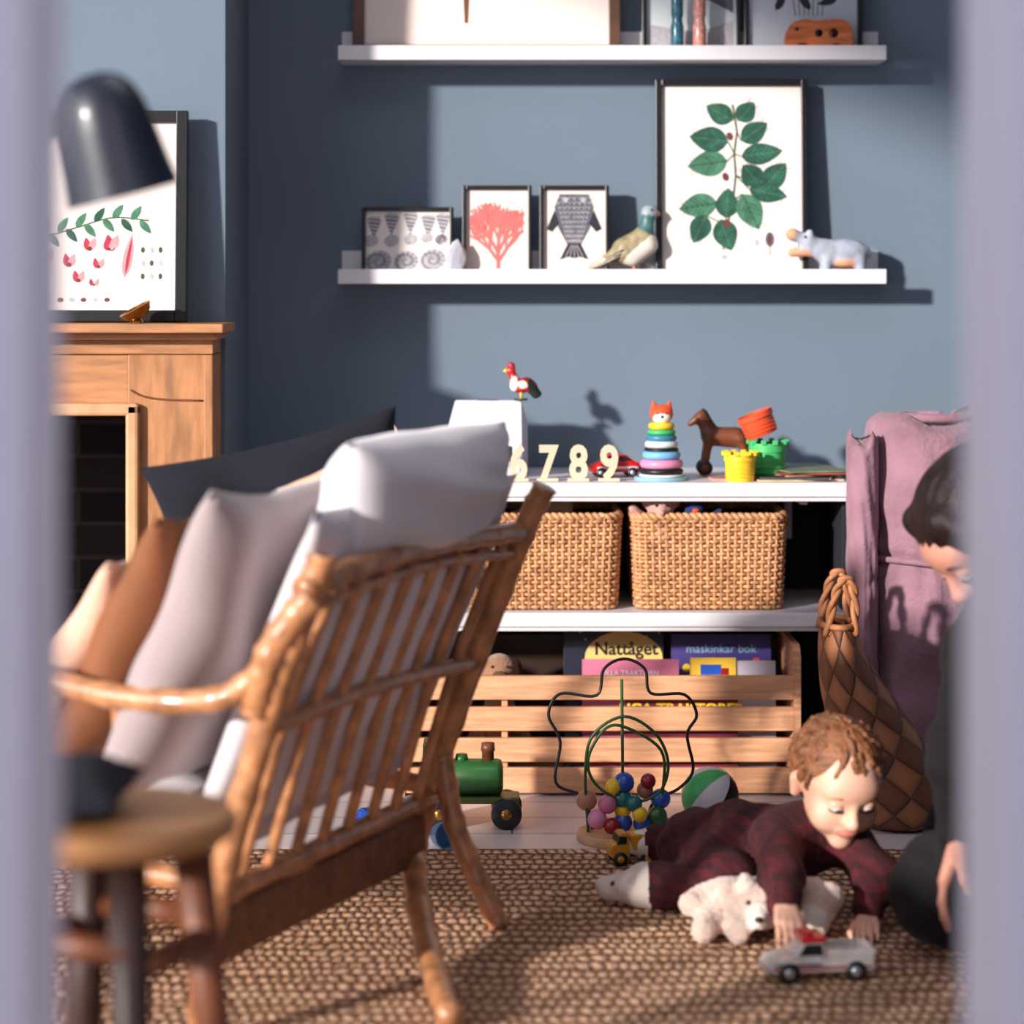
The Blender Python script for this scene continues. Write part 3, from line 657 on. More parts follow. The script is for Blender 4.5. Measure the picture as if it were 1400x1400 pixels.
# ------------------------------------------------------------------ BASKETS
def basket(x0,x1,y0,y1,z0,z1):
    g=G('wicker_basket'); cx=(x0+x1)/2; cy=(y0+y1)/2; hw=(x1-x0)/2; hd=(y1-y0)/2; r=.03; nrow=22
    segs=[]
    a=hw-.006; b=hd-.006
    for (sx_,sy_,a0) in((1,-1,-90),(1,1,0),(-1,1,90),(-1,-1,180)):
        for t in np.linspace(0,90,6): 
            an=math.radians(a0+t); segs.append((cx+sx_*(a-r)+r*math.cos(an),cy+sy_*(b-r)+r*math.sin(an)))
    Pv=[Vector((p[0],p[1])) for p in segs]; Pv.append(Pv[0]); L=[0]
    for i in range(1,len(Pv)): L.append(L[-1]+(Pv[i]-Pv[i-1]).length)
    ns=int(L[-1]/.0135); ns+=ns%2; n=ns*4
    sx_=np.interp(np.linspace(0,L[-1],n,endpoint=False),L,[p.x for p in Pv]); sy_=np.interp(np.linspace(0,L[-1],n,endpoint=False),L,[p.y for p in Pv])
    nx_=np.roll(sy_,-1)-np.roll(sy_,1); ny_=-(np.roll(sx_,-1)-np.roll(sx_,1)); ln=np.hypot(nx_,ny_); nx_/=ln; ny_/=ln
    V=[];F=[]; hgt=z1-z0
    for k in range(nrow):
        z=z0+.006+(hgt-.018)*k/(nrow-1); fl=1-.05*(1-k/(nrow-1))
        w=.0034*np.cos(np.arange(n)*math.pi/4+math.pi*(k%2))
        P=[(cx+(sx_[i]-cx+nx_[i]*w[i])*fl,cy+(sy_[i]-cy+ny_[i]*w[i])*fl,z+random.uniform(-.0007,.0007)) for i in range(n)]
        v,f=tube_data(P,.0035,6,True,len(V)); V+=v;F+=f
    mesh('weave',V,F,wick,g)
    V=[];F=[]
    for i in range(0,n,4):
        P=[(cx+(sx_[i]-cx)*.95,cy+(sy_[i]-cy)*.95,z0+.002),(sx_[i],sy_[i],z1-.004)]; v,f=tube_data(P,.0036,6,False,len(V)); V+=v;F+=f
    mesh('stakes',V,F,wick,g)
    V=[];F=[]
    for q in(0,1):
        P=[(sx_[i]+nx_[i]*.003*math.sin(i*.8+q*math.pi),sy_[i]+ny_[i]*.003*math.sin(i*.8+q*math.pi),z1-.003+.004*math.cos(i*.8+q*math.pi)) for i in range(n)]
        v,f=tube_data(P,.0052,7,True,len(V)); V+=v;F+=f
    mesh('rim',V,F,wick,g)
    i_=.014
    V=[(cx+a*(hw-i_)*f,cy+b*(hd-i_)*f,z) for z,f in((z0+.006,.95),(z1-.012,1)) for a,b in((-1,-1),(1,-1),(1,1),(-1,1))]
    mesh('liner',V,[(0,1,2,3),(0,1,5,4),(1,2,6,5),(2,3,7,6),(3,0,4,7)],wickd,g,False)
basket(.231,.541,4.645,4.93,SZ+.0005,.537); basket(-.10,.217,4.645,4.93,SZ+.0005,.537)
# plush in basket
g=local('plush_mouse',.292,4.68,.474)
snet('body',[E(0,(0,0,.03),(.035,.03,.04)),E(0,(0,-.006,.075),(.026,.024,.021)),E(0,(-.026,0,.086),(.012,.006,.012)),E(0,(.026,0,.086),(.012,.006,.012)),C(0,(0,-.024,.070),(0,-.036,.068),.01,.006),C(0,(-.03,0,.05),(-.055,-.01,.074),.010,.009)],.01,.003,[M('plush_rose',(196,150,142),1,var=.2,bump=.8,bs=200)],g)
ball('eye_a',(-.01,-.029,.082),.003,dark,g,10); ball('eye_b',(.01,-.029,.082),.003,dark,g,10)
g=local('plush_bird',.360,4.69,.478)
snet('body',[E(0,(0,0,.03),(.035,.03,.035)),E(0,(0,-.005,.068),(.02,.02,.018)),C(1,(.0,-.02,.065),(.0,-.04,.061),.006,.002),C(0,(.025,0,.04),(.05,0,.066),.012,.005)],.01,.003,[M('plush_navy',(40,54,104),1,var=.3,vs=60,bump=.8),orange],g)
g=local('wooden_toy_boat',.06,4.78,.49,ry=-12); prism('hull',[(-.06,0),(.06,0),(.075,.05),(.0,.058),(-.075,.05)],-.02,.02,lwood,g,.003); prism('cabin',[(-.03,.054),(.02,.055),(.01,.072),(-.02,.072)],-.014,.014,numw,g,.002)
reset()

# ------------------------------------------------------------------ CRATE + BOOKS
g=G('pine_toy_crate')
X0,X1=-.22,.557
for z0,z1 in((.006,.055),(.066,.112),(.126,.172),(.186,.232)): box('slat',X0+.012,X1-.013,4.60,4.612,z0,z1,pine,g,.0015)
for x in(X0,X1-.013):
    V=[]; prof=[(4.597,.0),(4.597,.272),(4.62,.29),(4.9,.29),(4.9,0)]
    for xx in(x,x+.013): V+=[(xx,p[0],p[1]) for p in prof]
    n=len(prof); F=[list(range(n))[::-1],list(range(n,2*n))]+[[i,(i+1)%n,n+(i+1)%n,n+i] for i in range(n)]
    mesh('side',V,F,pine,g,False)
box('bottom',X0+.013,X1-.013,4.612,4.9,.006,.016,pine,g); box('back',X0+.013,X1-.013,4.888,4.9,.016,.27,darkbrown,g)
box('divider',-.02,-.008,4.613,4.887,.016,.21,pine,g)
def book(name,x,y,w,h_,t,c,rx=-12,z=.0165,rz=0):
    g=local(name,x,y,z,rx=rx,rz=rz); m=M(name+'_cover_%d'%len(MATS),c,.4,var=.08,coat=.2)
    box('cover_front',-w/2,w/2,-t/2,-t/2+.002,0,h_,m,g,.0005); box('cover_back',-w/2,w/2,t/2-.002,t/2,0,h_,m,g,.0005); box('spine',-w/2,-w/2+.002,-t/2,t/2,0,h_,m,g,.0005)
    box('pages',-w/2+.002,w/2-.002,-t/2+.002,t/2-.002,.002,h_-.002,paper,g,0); return g
def disc(nm,cx,cz,r,y,m,g,rz=1.):
    V=[(cx+r*math.cos(t),y,cz+r*rz*math.sin(t)) for t in np.linspace(0,2*math.pi,40,endpoint=False)]; mesh(nm,V,[list(range(40))[::-1]],m,g,False)
g=book('night_train_book',.204,4.74,.20,.285,.012,(22,24,46))
disc('moon',.02,.225,.078,-.0063,M('moon_yellow',(232,200,120),.5),g,.68)
text('title','Nattåget',.036,.0002,dark,g,.025,-.0068,.232,offset=.0008)
for i in range(16): disc('star',random.uniform(-.095,.095),random.uniform(.25,.28),.002,-.0064,yellow,g)
g=book('purple_picture_book',.42,4.745,.20,.272,.012,(70,58,128)); text('title','maskinkar bok',.024,.0002,lblue,g,0,-.0068,.235)
for i in range(6): disc('gear',-.07+.028*i,.205+.012*(i%2),.008,-.0063+.00003*i,(yellow,lblue,orange)[i%3],g)
g=book('pink_picture_book',.232,4.66,.19,.236,.010,(214,120,150),rx=-5); text('title','LILLA TRAKTORN',.014,.0002,white,g,0,-.0058,.205)
g=book('yellow_picture_book',.395,4.665,.09,.238,.010,(230,186,60),rx=-6); box('truck',-.025,.015,-.0062,-.0052,.205,.225,blue,g,0); box('truck_cab',.015,.03,-.0062,-.0052,.205,.218,redd,g,0)
g=book('white_picture_book',.48,4.665,.075,.232,.010,(200,196,208),rx=-6)
for i in range(8): disc('dot',-.03+.02*(i%4),.17+.025*(i//4),.007,-.0055,(redd,blue,green,yellow)[i%4],g)
g=book('comic_book',.33,4.635,.22,.17,.008,(120,40,60),rx=-4,rz=0); text('title','LIGA TRAKTORER',.03,.0002,yellow,g,0,-.0045,.135,offset=.001)
g=G('plush_dog'); place(-.025,4.745,.02)
snet('body',[E(0,(0,0,.07),(.04,.04,.07)),E(0,(0,-.01,.20),(.036,.034,.034)),C(1,(0,-.035,.19),(.01,-.06,.185),.016,.013),E(1,(-.036,0,.19),(.010,.014,.03)),E(1,(.036,0,.19),(.010,.014,.03)),C(0,(-.03,-.02,.11),(-.05,-.045,.07),.015,.014),C(0,(.03,-.02,.11),(.05,-.045,.07),.015,.014),C(0,(0,0,.12),(0,0,.17),.03,.025)],.015,.004,[plushb,M('plush_dkbrown',(96,62,44),1,var=.2,bump=.8,bs=200)],g)
ball('nose',(.011,-.073,.19),.006,dark,g,12); ball('eye_a',(-.014,-.042,.213),.003,dark,g,8); ball('eye_b',(.016,-.042,.213),.003,dark,g,8)
reset()

# ------------------------------------------------------------------ FLOOR TOYS
g=local('striped_ball',.362,4.36,0.053,ry=-50,rz=-10,rx=25)
cols=[black,white,green,white,black,redd,M('ball_white',(240,236,230),.4),green]
for i in range(8):
    V=[];F=[]; n=16;mseg=6
    for a in range(n+1):
        ph=math.pi*a/n
        for b in range(mseg+1):
            th=2*math.pi*(i+b/mseg)/8; V.append((.053*math.cos(ph),.053*math.sin(ph)*math.cos(th),.053*math.sin(ph)*math.sin(th)))
    for a in range(n):
        for b in range(mseg): F.append([a*(mseg+1)+b,a*(mseg+1)+b+1,(a+1)*(mseg+1)+b+1,(a+1)*(mseg+1)+b])
    mesh('gore',V,F,cols[i],g)
# bead maze
g=local('bead_maze',.19,4.24,0.0)
lathe('base',[(0,.0),(.072,.0),(.075,.004),(.075,.014),(.072,.018),(0,.018)],lwood,g)
def P2(L,y=0,k=1/769.,cx=848,zb=1155): return [((p[0]-cx)*k,y+(p[2] if len(p)>2 else 0),(zb-p[1])*k) for p in L]
bl=[(812,1142),(800,1098),(762,1078),(768,1022),(752,985),(768,956),(818,958),(828,922),(856,908),(884,922),(892,955),(938,957),(955,985),(942,1012),(950,1060),(930,1086),(896,1104),(886,1142)]
tube('wire_black',P2(bl,.01),.0028,dark,g,8,sm=6)
gr=[(806,1142),(802,1060),(812,1010),(855,984),(898,1008),(915,1050),(900,1090),(855,1100),(815,1075),(806,1040),(830,1000),(860,1000),(905,1030),(908,1080),(896,1142)]
tube('wire_green',P2(gr,-.012),.0028,dgreen,g,8,sm=6)
tube('wire_green_vert',P2([(853,1142),(853,1040),(852,935)],0),.0028,dgreen,g,8)
def beads(L):
    for x,y,yy,r,m in L: ball('bead',P2([(x,y)],yy)[0],r,m,g,16)
wb=M('wood_bead',(180,124,100),.4)
beads([(855,1076,0,.019,blue),(853,1098,0,.018,teal),(853,1114,0,.015,yellow),(853,1130,0,.018,blue),(804,1100,.0,.019,wb),(818,1124,-.012,.018,pink),(832,1104,-.01,.017,M('rose_bead',(210,120,150),.35)),(905,1098,.0,.018,blue),(900,1120,-.01,.018,dgreen),(880,1130,-.01,.017,blue),(912,1136,-.0,.016,teal),(884,1088,.01,.015,wb),(838,1132,-.02,.015,redd),(868,1102,-.015,.015,teal),(876,1116,-.02,.014,yellow),(888,1074,0,.014,redd),(840,1080,-.01,.014,yellow)])
# green wooden train
g=local('green_wooden_train',-.072,4.36,0)
box('chassis',-.09,.085,-.03,.03,.044,.056,M('olive_wood',(80,98,46),.4,var=.2),g,.003)
tube('boiler',[(-.08,0,.088),(-.078,0,.088),(.045,0,.088),(.052,0,.088),(.056,0,.088)],[.03,.033,.033,.031,.02],dgreen,g,28)
tube('chimney',[(.028,0,.115),(.028,0,.135),(.028,0,.136),(.028,0,.15)],[.011,.011,.013,.012],brown,g,20)
tube('dome',[(-.02,0,.115),(-.02,0,.13)],[.014,.01],dgreen,g,20)
box('cab',-.09,-.045,-.03,.03,.056,.155,dgreen,g,.004)
for x in(-.06,.062):
    for y in(-.038,.038):
        cylx('wheel',(x,y,.028),.028,.014,dark,g); cylx('hub',(x,y,.028),.010,.017,gold,g)
    tube('axle',[(x,-.04,.028),(x,.04,.028)],.004,brown,g)
g=local('blue_toy_cup',-.118,4.17,.026,rx=80,rz=20); lathe('cup',[(0,-.02),(.019,-.02),(.021,-.018),(.026,.028),(.024,.028),(.019,-.014),(0,-.014)],M('cup_blue',(90,150,205),.35),g)
g=local('blue_toy_car',-.26,4.3,0,rz=20); prism('body',[(-.04,.01),(-.042,.025),(-.02,.028),(-.012,.042),(.02,.042),(.03,.028),(.042,.024),(.042,.01)],-.018,.018,blue,g,.003)
for x in(-.026,.026):
    for y in(-.018,.018): wheel(g,x,y,.010,.008,dark,steel)
# yellow dump truck
g=local('yellow_toy_truck',.212,4.03,.012,rz=12,s=1.08)
ty=M('truck_yellow',(216,150,40),.35,var=.1)
prism('bed',[(-.012,.024),(-.016,.046),(.046,.05),(.05,.04),(.036,.024)],-.02,.02,ty,g,.002)
prism('cab',[(-.046,.012),(-.046,.03),(-.036,.034),(-.032,.05),(-.018,.05),(-.016,.012)],-.018,.018,ty,g,.002)
prism('cab_glass',[(-.037,.034),(-.033,.046),(-.022,.046),(-.022,.034)],-.0186,.0186,dark,g)
box('frame',-.045,.042,-.012,.012,.012,.02,dark,g)
for x in(-.032,.012,.034):
    for y in(-.018,.018): wheel(g,x,y,.011,.008,dark,ty)
# pickup
g=local('toy_pickup_truck',.432,3.37,.012,rz=8)
sil=M('pickup_silver',(206,200,198),.3,var=.15,vs=50,coat=.4)
prism('body',[(-.074,.014),(-.076,.030),(-.05,.036),(-.044,.036),(-.028,.036),(.0,.036),(.002,.032),(.076,.034),(.076,.014)],-.028,.028,sil,g,.003)
prism('cab',[(-.040,.035),(-.026,.056),(.002,.057),(.006,.035)],-.025,.025,sil,g,.002); box('cab_roof',-.030,.006,-.026,.026,.055,.063,red,g,.002); box('light_bar',-.02,-.01,-.018,.018,.063,.069,red,g,.002)
prism('side_glass',[(-.033,.038),(-.024,.053),(-.001,.053),(.001,.038)],-.0256,.0256,dark,g)
for y in(-.027,.024): box('bed_side',.008,.076,y,y+.003,.034,.045,sil,g,.001)
box('tailgate',.073,.076,-.026,.026,.034,.045,sil,g,.001)
box('stripe_a',-.07,.07,-.0288,.0288,.019,.0225,redd,g,0); box('stripe_b',-.066,.0,-.0289,.0289,.0245,.027,navy,g,0)
box('bumper',-.080,-.074,-.027,.027,.012,.020,steel,g,.002)
for x in(-.048,.048):
    for y in(-.026,.026): wheel(g,x,y,.0145,.010,dark,steel)
reset()

# ------------------------------------------------------------------ MAUVE ROLLS
g=G('rolled_floor_mattress')
def roll(nm,cx,cy,rx,ry,z0,z1,seed,band):
    V=[];F=[];n=84;mz=110; rs=np.random.RandomState(seed); ph=rs.rand(9)*6
    for j in range(mz+1):
        t=j/mz; z=z0+(z1-z0)*t; e_=1-.22*max(0,(t-.97)/.03)**2-.2*max(0,(.04-t)/.04)**2
        q=1-.12*math.exp(-((t-band)/.018)**2)
        pk=math.exp(-((t-band)/.12)**2)
        for k in range(n):
            a=2*math.pi*k/n
            f=e_*q*(1+.032*math.sin(3*a+ph[0]+5*t)+.034*math.sin(7*a+ph[1]+11*t)*math.sin(9*t+ph[5])+.022*math.sin(11*a+27*t+ph[2])*math.sin(6*t)+.030*math.sin(2*a+21*t+ph[3])+.020*math.sin(40*t+3*math.sin(2*a+ph[6]))+pk*.028*math.sin(16*a+ph[7]))
            V.append((cx+rx*f*math.cos(a),cy+ry*f*math.sin(a),z+.014*math.sin(2*a+ph[4])*t+.006*math.sin(5*a)*t))
    for j in range(mz):
        for k in range(n): F.append([j*n+k,j*n+(k+1)%n,(j+1)*n+(k+1)%n,(j+1)*n+k])
    F.append(list(range(n))[::-1]); F.append([mz*n+k for k in range(n)])
    mesh(nm,V,F,pinkfab,g)
roll('roll',.812,4.66,.118,.11,.002,.728,1,.62); roll('folded_edge',.676,4.60,.030,.045,.002,.690,2,.6)
tube('tie',[(.812+.117*math.cos(a),4.66+.109*math.sin(a),.452+.006*math.sin(2*a)) for a in np.linspace(0,2*math.pi,40,endpoint=False)],.006,pinkfab,g,8,True)
tube('top_spiral',[(.812+(.02+.012*a)*math.cos(a),4.66+(.02+.011*a)*math.sin(a),.730) for a in np.linspace(0,7.2,50)],.009,pinkfab,g,8)

# ------------------------------------------------------------------ BARK BASKET
g=G('woven_bark_basket')
rings=[(.598,4.39,.365,.030,.07),(.607,4.39,.31,.043,.08),(.627,4.385,.25,.060,.085),(.650,4.38,.20,.074,.088),(.672,4.375,.15,.084,.09),(.695,4.37,.10,.090,.09),(.708,4.36,.05,.090,.088),(.71,4.36,.012,.082,.08),(.71,4.36,.002,.06,.06)]
rr=crom([(a[0],a[1],a[2]) for a in rings],4); q=np.linspace(0,len(rings)-1,len(rr)); R1=np.interp(q,range(len(rings)),[a[3] for a in rings]); R2=np.interp(q,range(len(rings)),[a[4] for a in rings])
V=[];F=[];uv=[];n=48
for i,c in enumerate(rr):
    for k in range(n): a=2*math.pi*k/n; V.append((c.x+R1[i]*math.cos(a),c.y+R2[i]*math.sin(a),c.z))
for i in range(len(rr)-1):
    for k in range(n):
        F.append([i*n+k,(i+1)*n+k,(i+1)*n+(k+1)%n,i*n+(k+1)%n]); u0=k/n;u1=(k+1)/n; v0=i/len(rr)*.75; v1=(i+1)/len(rr)*.75
        uv.append([(u0,v0),(u0,v1),(u1,v1),(u1,v0)])
F.append([(len(rr)-1)*n+k for k in range(n)]); uv.append([(0,0)]*n)
o=mesh('bag',V,F,barkm,g,True,uv=uv); mm=o.modifiers.new('s','SOLIDIFY'); mm.thickness=.003
bk=M('bark_strap',(176,114,72),.6,var=.3,vs=30,bump=.4)
tube('rim',[(.598+.031*math.cos(a),4.39+.071*math.sin(a),.366) for a in np.linspace(0,2*math.pi,40,endpoint=False)],.006,bk,g,8,True)
for yy in(4.335,4.44):
    for q_ in(0,math.pi):
        L=[]
        for t in np.linspace(0,1,50):
            a=math.pi*t; x=.598-.024*math.cos(a)+.01*math.sin(a); z=.35+.105*math.sin(a)
            L.append((x+.004*math.cos(t*22+q_),yy+.004*math.sin(t*22+q_),z))
        tube('handle',L,.0055,bk,g,8)

# ------------------------------------------------------------------ FIGURES
def face_basis(loc,f,up,s):
    f=Vector(f).normalized(); y=-f; z=Vector(up); z=(z-y*z.dot(y)).normalized(); x=y.cross(z)
    m=Matrix.Identity(4)
    for i in range(3): m[i][0]=x[i]*s; m[i][1]=y[i]*s; m[i][2]=z[i]*s; m[i][3]=loc[i]
    return m
def head(parent,T,skn,child=True):
    global CT
    CT=T
    ck=1.0 if child else .8
    prims=[E(0,(0,.06,.12),(.37,.45,.38)),E(0,(0,-.10,-.14),(.29,.30,.32)),E(0,(.15,-.24,-.17),(.15*ck,.13*ck,.15*ck)),E(0,(-.15,-.24,-.17),(.15*ck,.13*ck,.15*ck)),
      E(0,(0,-.29,-.38),(.11,.10,.10)),E(0,(0,-.30,.12),(.25,.12,.16)),C(0,(0,-.40,.0),(0,-.465,-.12),.03,.048),E(0,(.035,-.44,-.135),(.03,.03,.025)),E(0,(-.035,-.44,-.135),(.03,.03,.025)),
      E(1,(0,-.400,-.237),(.072,.032,.015)),E(1,(0,-.395,-.265),(.058,.033,.017)),
      C(0,(.385,.03,.02),(.37,.02,-.12),.055,.04),C(0,(-.385,.03,.02),(-.37,.02,-.12),.055,.04),
      C(0,(0,.06,-.3),(0,.14,-.62),.22 if child else .23,.2)]
    snet('head_skin',prims,.06,.018,[skn,lip],parent)
    for sx_ in(.135,-.135):
        ball('eyeball',(sx_,-.335,.0),.068,eyew,parent,20); ball('iris',(sx_,-.385,-.028),.026,eyed,parent,14)
        ball('upper_lid',(sx_,-.332,.014),(.078,.070,.062),skn,parent,20)
        L=[(sx_+.075*math.cos(a),-.338-.062*math.sin(a),-.030-.012*math.sin(a)) for a in np.linspace(.15,math.pi-.15,10)]
        tube('lashes',L,.007,eyed,parent,6)
        L=[(sx_+.08*t,-.405+.02*abs(t)+(.03*t*t),.105-.025*t*t) for t in np.linspace(-1,1,9)]
        tube('eyebrow',L,[.003,.006,.008,.009,.009,.009,.008,.006,.003],hairc if child else haira,parent,6)
    return
def hand(parent,T,skn,curl=(.3,.4,.3),side=1,thumb=.5,h=.022,spread=.05):
    """unit hand: wrist at origin, fingers +x, palm faces -z, thumb on side*y"""
    global CT
    CT=T; s=side
    pr=[C(0,(-.12,0,0),(.08,0,0),.12,.115)]
    for y0,xk in((.15,.47),(.05,.49),(-.05,.47),(-.15,.43)): pr.append(C(0,(.06,s*y0*.6,0),(xk,s*y0,.01),.085,.065))
    for (y0,xk,L,r) in((.155,.48,.40,.048),(.052,.50,.45,.05),(-.052,.48,.41,.048),(-.155,.44,.32,.042)):
        p=Vector((xk,s*y0,.01)); ang=0; yd=y0*spread*6
        for j,(f,rr_) in enumerate(((.45,1.),(.30,.9),(.25,.8))):
            ang+=curl[j]; d=Vector((math.cos(ang),s*yd*math.cos(ang),-math.sin(ang))).normalized(); q=p+d*L*f
            pr.append(C(0,p[:],q[:],r*rr_,r*(rr_-.08))); p=q
    a=Vector((.10,s*.10,-.02)); b=Vector((.27,s*.24,-.05-.1*thumb)); c=Vector((.40,s*(.30-.08*thumb),-.08-.2*thumb)); d=Vector((.49,s*(.30-.14*thumb),-.10-.3*thumb))
    pr+= [C(0,a[:],b[:],.085,.062),C(0,b[:],c[:],.058,.05),C(0,c[:],d[:],.05,.042)]
    snet('hand',pr,.03,h,[skn],parent)

# ---- child
g=G('crawling_toddler')
HC=(.503,3.68,.224); fdir=(.22,-.88,-.42); HS=.178
T=face_basis(HC,fdir,(.10,-.2,.95),HS)
head(g,T,skin,True)
CT=T
hp=[E(0,(0,.09,.150),(.385,.455,.360)),E(0,(0,.24,-.02),(.32,.29,.28))]
rs=np.random.RandomState(3)
for i in range(230):
    a=rs.uniform(0,2*math.pi); z=rs.uniform(-.35,1); r_=math.sqrt(max(0,1-z*z))
    c0=np.array([0,.09,.140]); p=np.array([r_*math.cos(a)*.388,.09+r_*math.sin(a)*.458,.140+z*.358])
    if p[1]<-.14 and p[2]<.30: continue
    if p[1]<.08 and p[2]<.02: continue
    t=np.cross(np.array([-math.sin(a),math.cos(a),0]),(p-c0)); t=t/np.linalg.norm(t)*(.10); t+=rs.uniform(-.035,.035,3)
    if t[2]>0: t=-t
    n_=(p-c0); n_/=np.linalg.norm(n_)
    hp.append(C(0,p-t*.6,p+t*.4+n_*.006,.014,.020)); hp.append(C(0,p+t*.4+n_*.006,p+t*1.0+n_*.008,.020,.006))
hp.append(S((0,-.42,-.16),(.31,.36,.36)))
snet('hair',hp,.016,.012,[hairc],g)
reset()
body=[C(0,(.30,3.89,.070),(.37,3.82,.092),.062,.064),C(0,(.37,3.82,.092),(.45,3.74,.115),.064,.058),C(0,(.45,3.74,.125),(.475,3.71,.155),.046,.034),
 C(0,(.415,3.71,.125),(.512,3.725,.13),.042,.040),
 C(0,(.29,3.85,.070),(.335,3.70,.058),.055,.045),C(0,(.335,3.70,.056),(.235,3.745,.045),.043,.031),
 C(0,(.31,3.93,.07),(.37,4.00,.056),.054,.043),C(0,(.37,4.00,.054),(.25,4.03,.045),.041,.03),C(1,(.245,4.03,.045),(.19,4.035,.036),.024,.02),
 C(0,(.415,3.705,.130),(.402,3.575,.105),.039,.031),C(0,(.402,3.575,.105),(.397,3.475,.085),.031,.026),
 C(0,(.515,3.715,.13),(.560,3.64,.085),.038,.032),C(0,(.560,3.64,.085),(.540,3.615,.050),.031,.026),
 C(1,(.235,3.745,.045),(.205,3.75,.043),.028,.027),C(1,(.205,3.75,.045),(.155,3.765,.038),.026,.021)]
snet('body',body,.028,.005,[burg,sockm],g,lambda P:.0028*np.sin(60*P[...,0]+4*np.sin(22*P[...,2]+10*P[...,1]))*np.sin(35*P[...,2]+30*P[...,1])+.0010*np.sin(150*P[...,0]+80*P[...,2]))
for p_ in((.160,3.745,.048),(.185,3.728,.038)): ball('sock_dot',p_,(.006,.004,.005),dark,g,12)
tube('collar',[(.478+.033*math.cos(a),3.708+.028*math.sin(a),.162+.012*math.sin(a)) for a in np.linspace(0,2*math.pi,24,endpoint=False)],.006,burg,g,8,True)
hand(g,basis((.397,3.465,.088),(-.0,-.97,0),(0,0,1))@Matrix.Rotation(math.radians(18),4,'Y')@Matrix.Scale(.098,4),skin,(.35,.45,.35),1,.5)
hand(g,basis((.538,3.607,.035),(-.15,-.98,0),(0,0,1))@Matrix.Rotation(math.radians(10),4,'Y')@Matrix.Scale(.09,4),skin,(.12,.2,.15),-1,.2)
reset()
# ---- teddy under the child
g=G('plush_teddy_bear')
snet('body',[E(0,(.325,3.595,.055),(.045,.04,.042)),E(0,(.375,3.56,.062),(.034,.032,.034)),C(1,(.366,3.542,.057),(.364,3.520,.052),.018,.014),E(1,(.348,3.565,.098),(.012,.008,.013)),E(1,(.398,3.575,.094),(.012,.008,.013)),
 C(0,(.30,3.57,.045),(.285,3.535,.034),.022,.020),C(0,(.33,3.56,.04),(.335,3.525,.033),.02,.018),C(0,(.36,3.60,.06),(.45,3.60,.06),.035,.034),C(0,(.45,3.60,.06),(.475,3.565,.075),.028,.022),C(1,(.46,3.58,.05),(.45,3.55,.037),.024,.02),C(0,(.29,3.61,.06),(.268,3.58,.06),.022,.018)],.014,.0035,[plushm,plushw],g,
 lambda P:.0022*np.sin(300*P[...,0]+3*np.sin(90*P[...,2]))*np.sin(310*P[...,1]+2*np.sin(110*P[...,0]))*np.sin(290*P[...,2]))
ball('nose',(.363,3.506,.056),(.007,.005,.005),darkbrown,g,12); ball('eye_a',(.350,3.534,.074),.0036,dark,g,10); ball('eye_b',(.378,3.530,.076),.0036,dark,g,10)

# ---- adult
g=G('kneeling_woman')
T=face_basis((.708,3.57,.622),(-.60,-.20,-.76),(-.76,-.15,.60),.222); head(g,T,skin2,False); CT=T
snet('hair',[E(0,(0,.09,.16),(.42,.47,.39)),E(0,(0,.28,-.06),(.36,.30,.34)),C(0,(.36,-.10,.14),(.39,.0,-.30),.10,.08),C(0,(-.36,-.10,.14),(-.39,.0,-.30),.10,.08),C(0,(.2,-.2,.36),(.36,-.16,.1),.10,.09),C(0,(-.2,-.2,.36),(-.36,-.16,.1),.10,.09),C(0,(0,.45,-.1),(.05,.55,-.4),.20,.18),C(0,(.05,.55,-.4),(.1,.50,-.75),.17,.08),S((0,-.48,-.2),(.33,.36,.40))],.06,.018,[haira],g,
  lambda P:.008*np.sin(70*P[...,0]+9*P[...,2])*np.cos(8*P[...,1]))
reset()
snet('body',[C(0,(1.02,3.64,.21),(.92,3.63,.33),.135,.115),C(0,(.92,3.63,.33),(.79,3.60,.435),.115,.11),C(0,(.715,3.50,.445),(.82,3.72,.47),.072,.07),C(0,(.78,3.60,.49),(.755,3.59,.545),.06,.05),
 C(0,(1.0,3.56,.18),(.64,3.50,.11),.10,.075),C(0,(.64,3.50,.093),(1.02,3.54,.072),.07,.045),C(0,(1.0,3.72,.18),(.74,3.80,.11),.10,.075),C(0,(.74,3.80,.093),(1.04,3.74,.072),.07,.045),
 C(0,(1.02,3.54,.055),(1.16,3.54,.05),.036,.03),C(0,(1.04,3.74,.055),(1.18,3.74,.05),.036,.03),
 C(0,(.700,3.465,.450),(.655,3.42,.31),.066,.052),C(0,(.655,3.42,.31),(.648,3.425,.215),.050,.038),
 C(0,(.82,3.74,.47),(.80,3.84,.30),.058,.046),C(0,(.80,3.84,.30),(.80,3.80,.23),.045,.034)],.05,.009,[blackfab],g,fold(.004,60))
hand(g,basis((.645,3.428,.205),(-.30,-.05,-.95),(-.9,.25,.3))@Matrix.Scale(.15,4),skin2,(.2,.25,.2),1,.4)
hand(g,basis((.80,3.80,.225),(-.9,.05,-.35),(-.3,0,.95))@Matrix.Scale(.15,4),skin2,(.25,.3,.25),-1,.4)
reset()

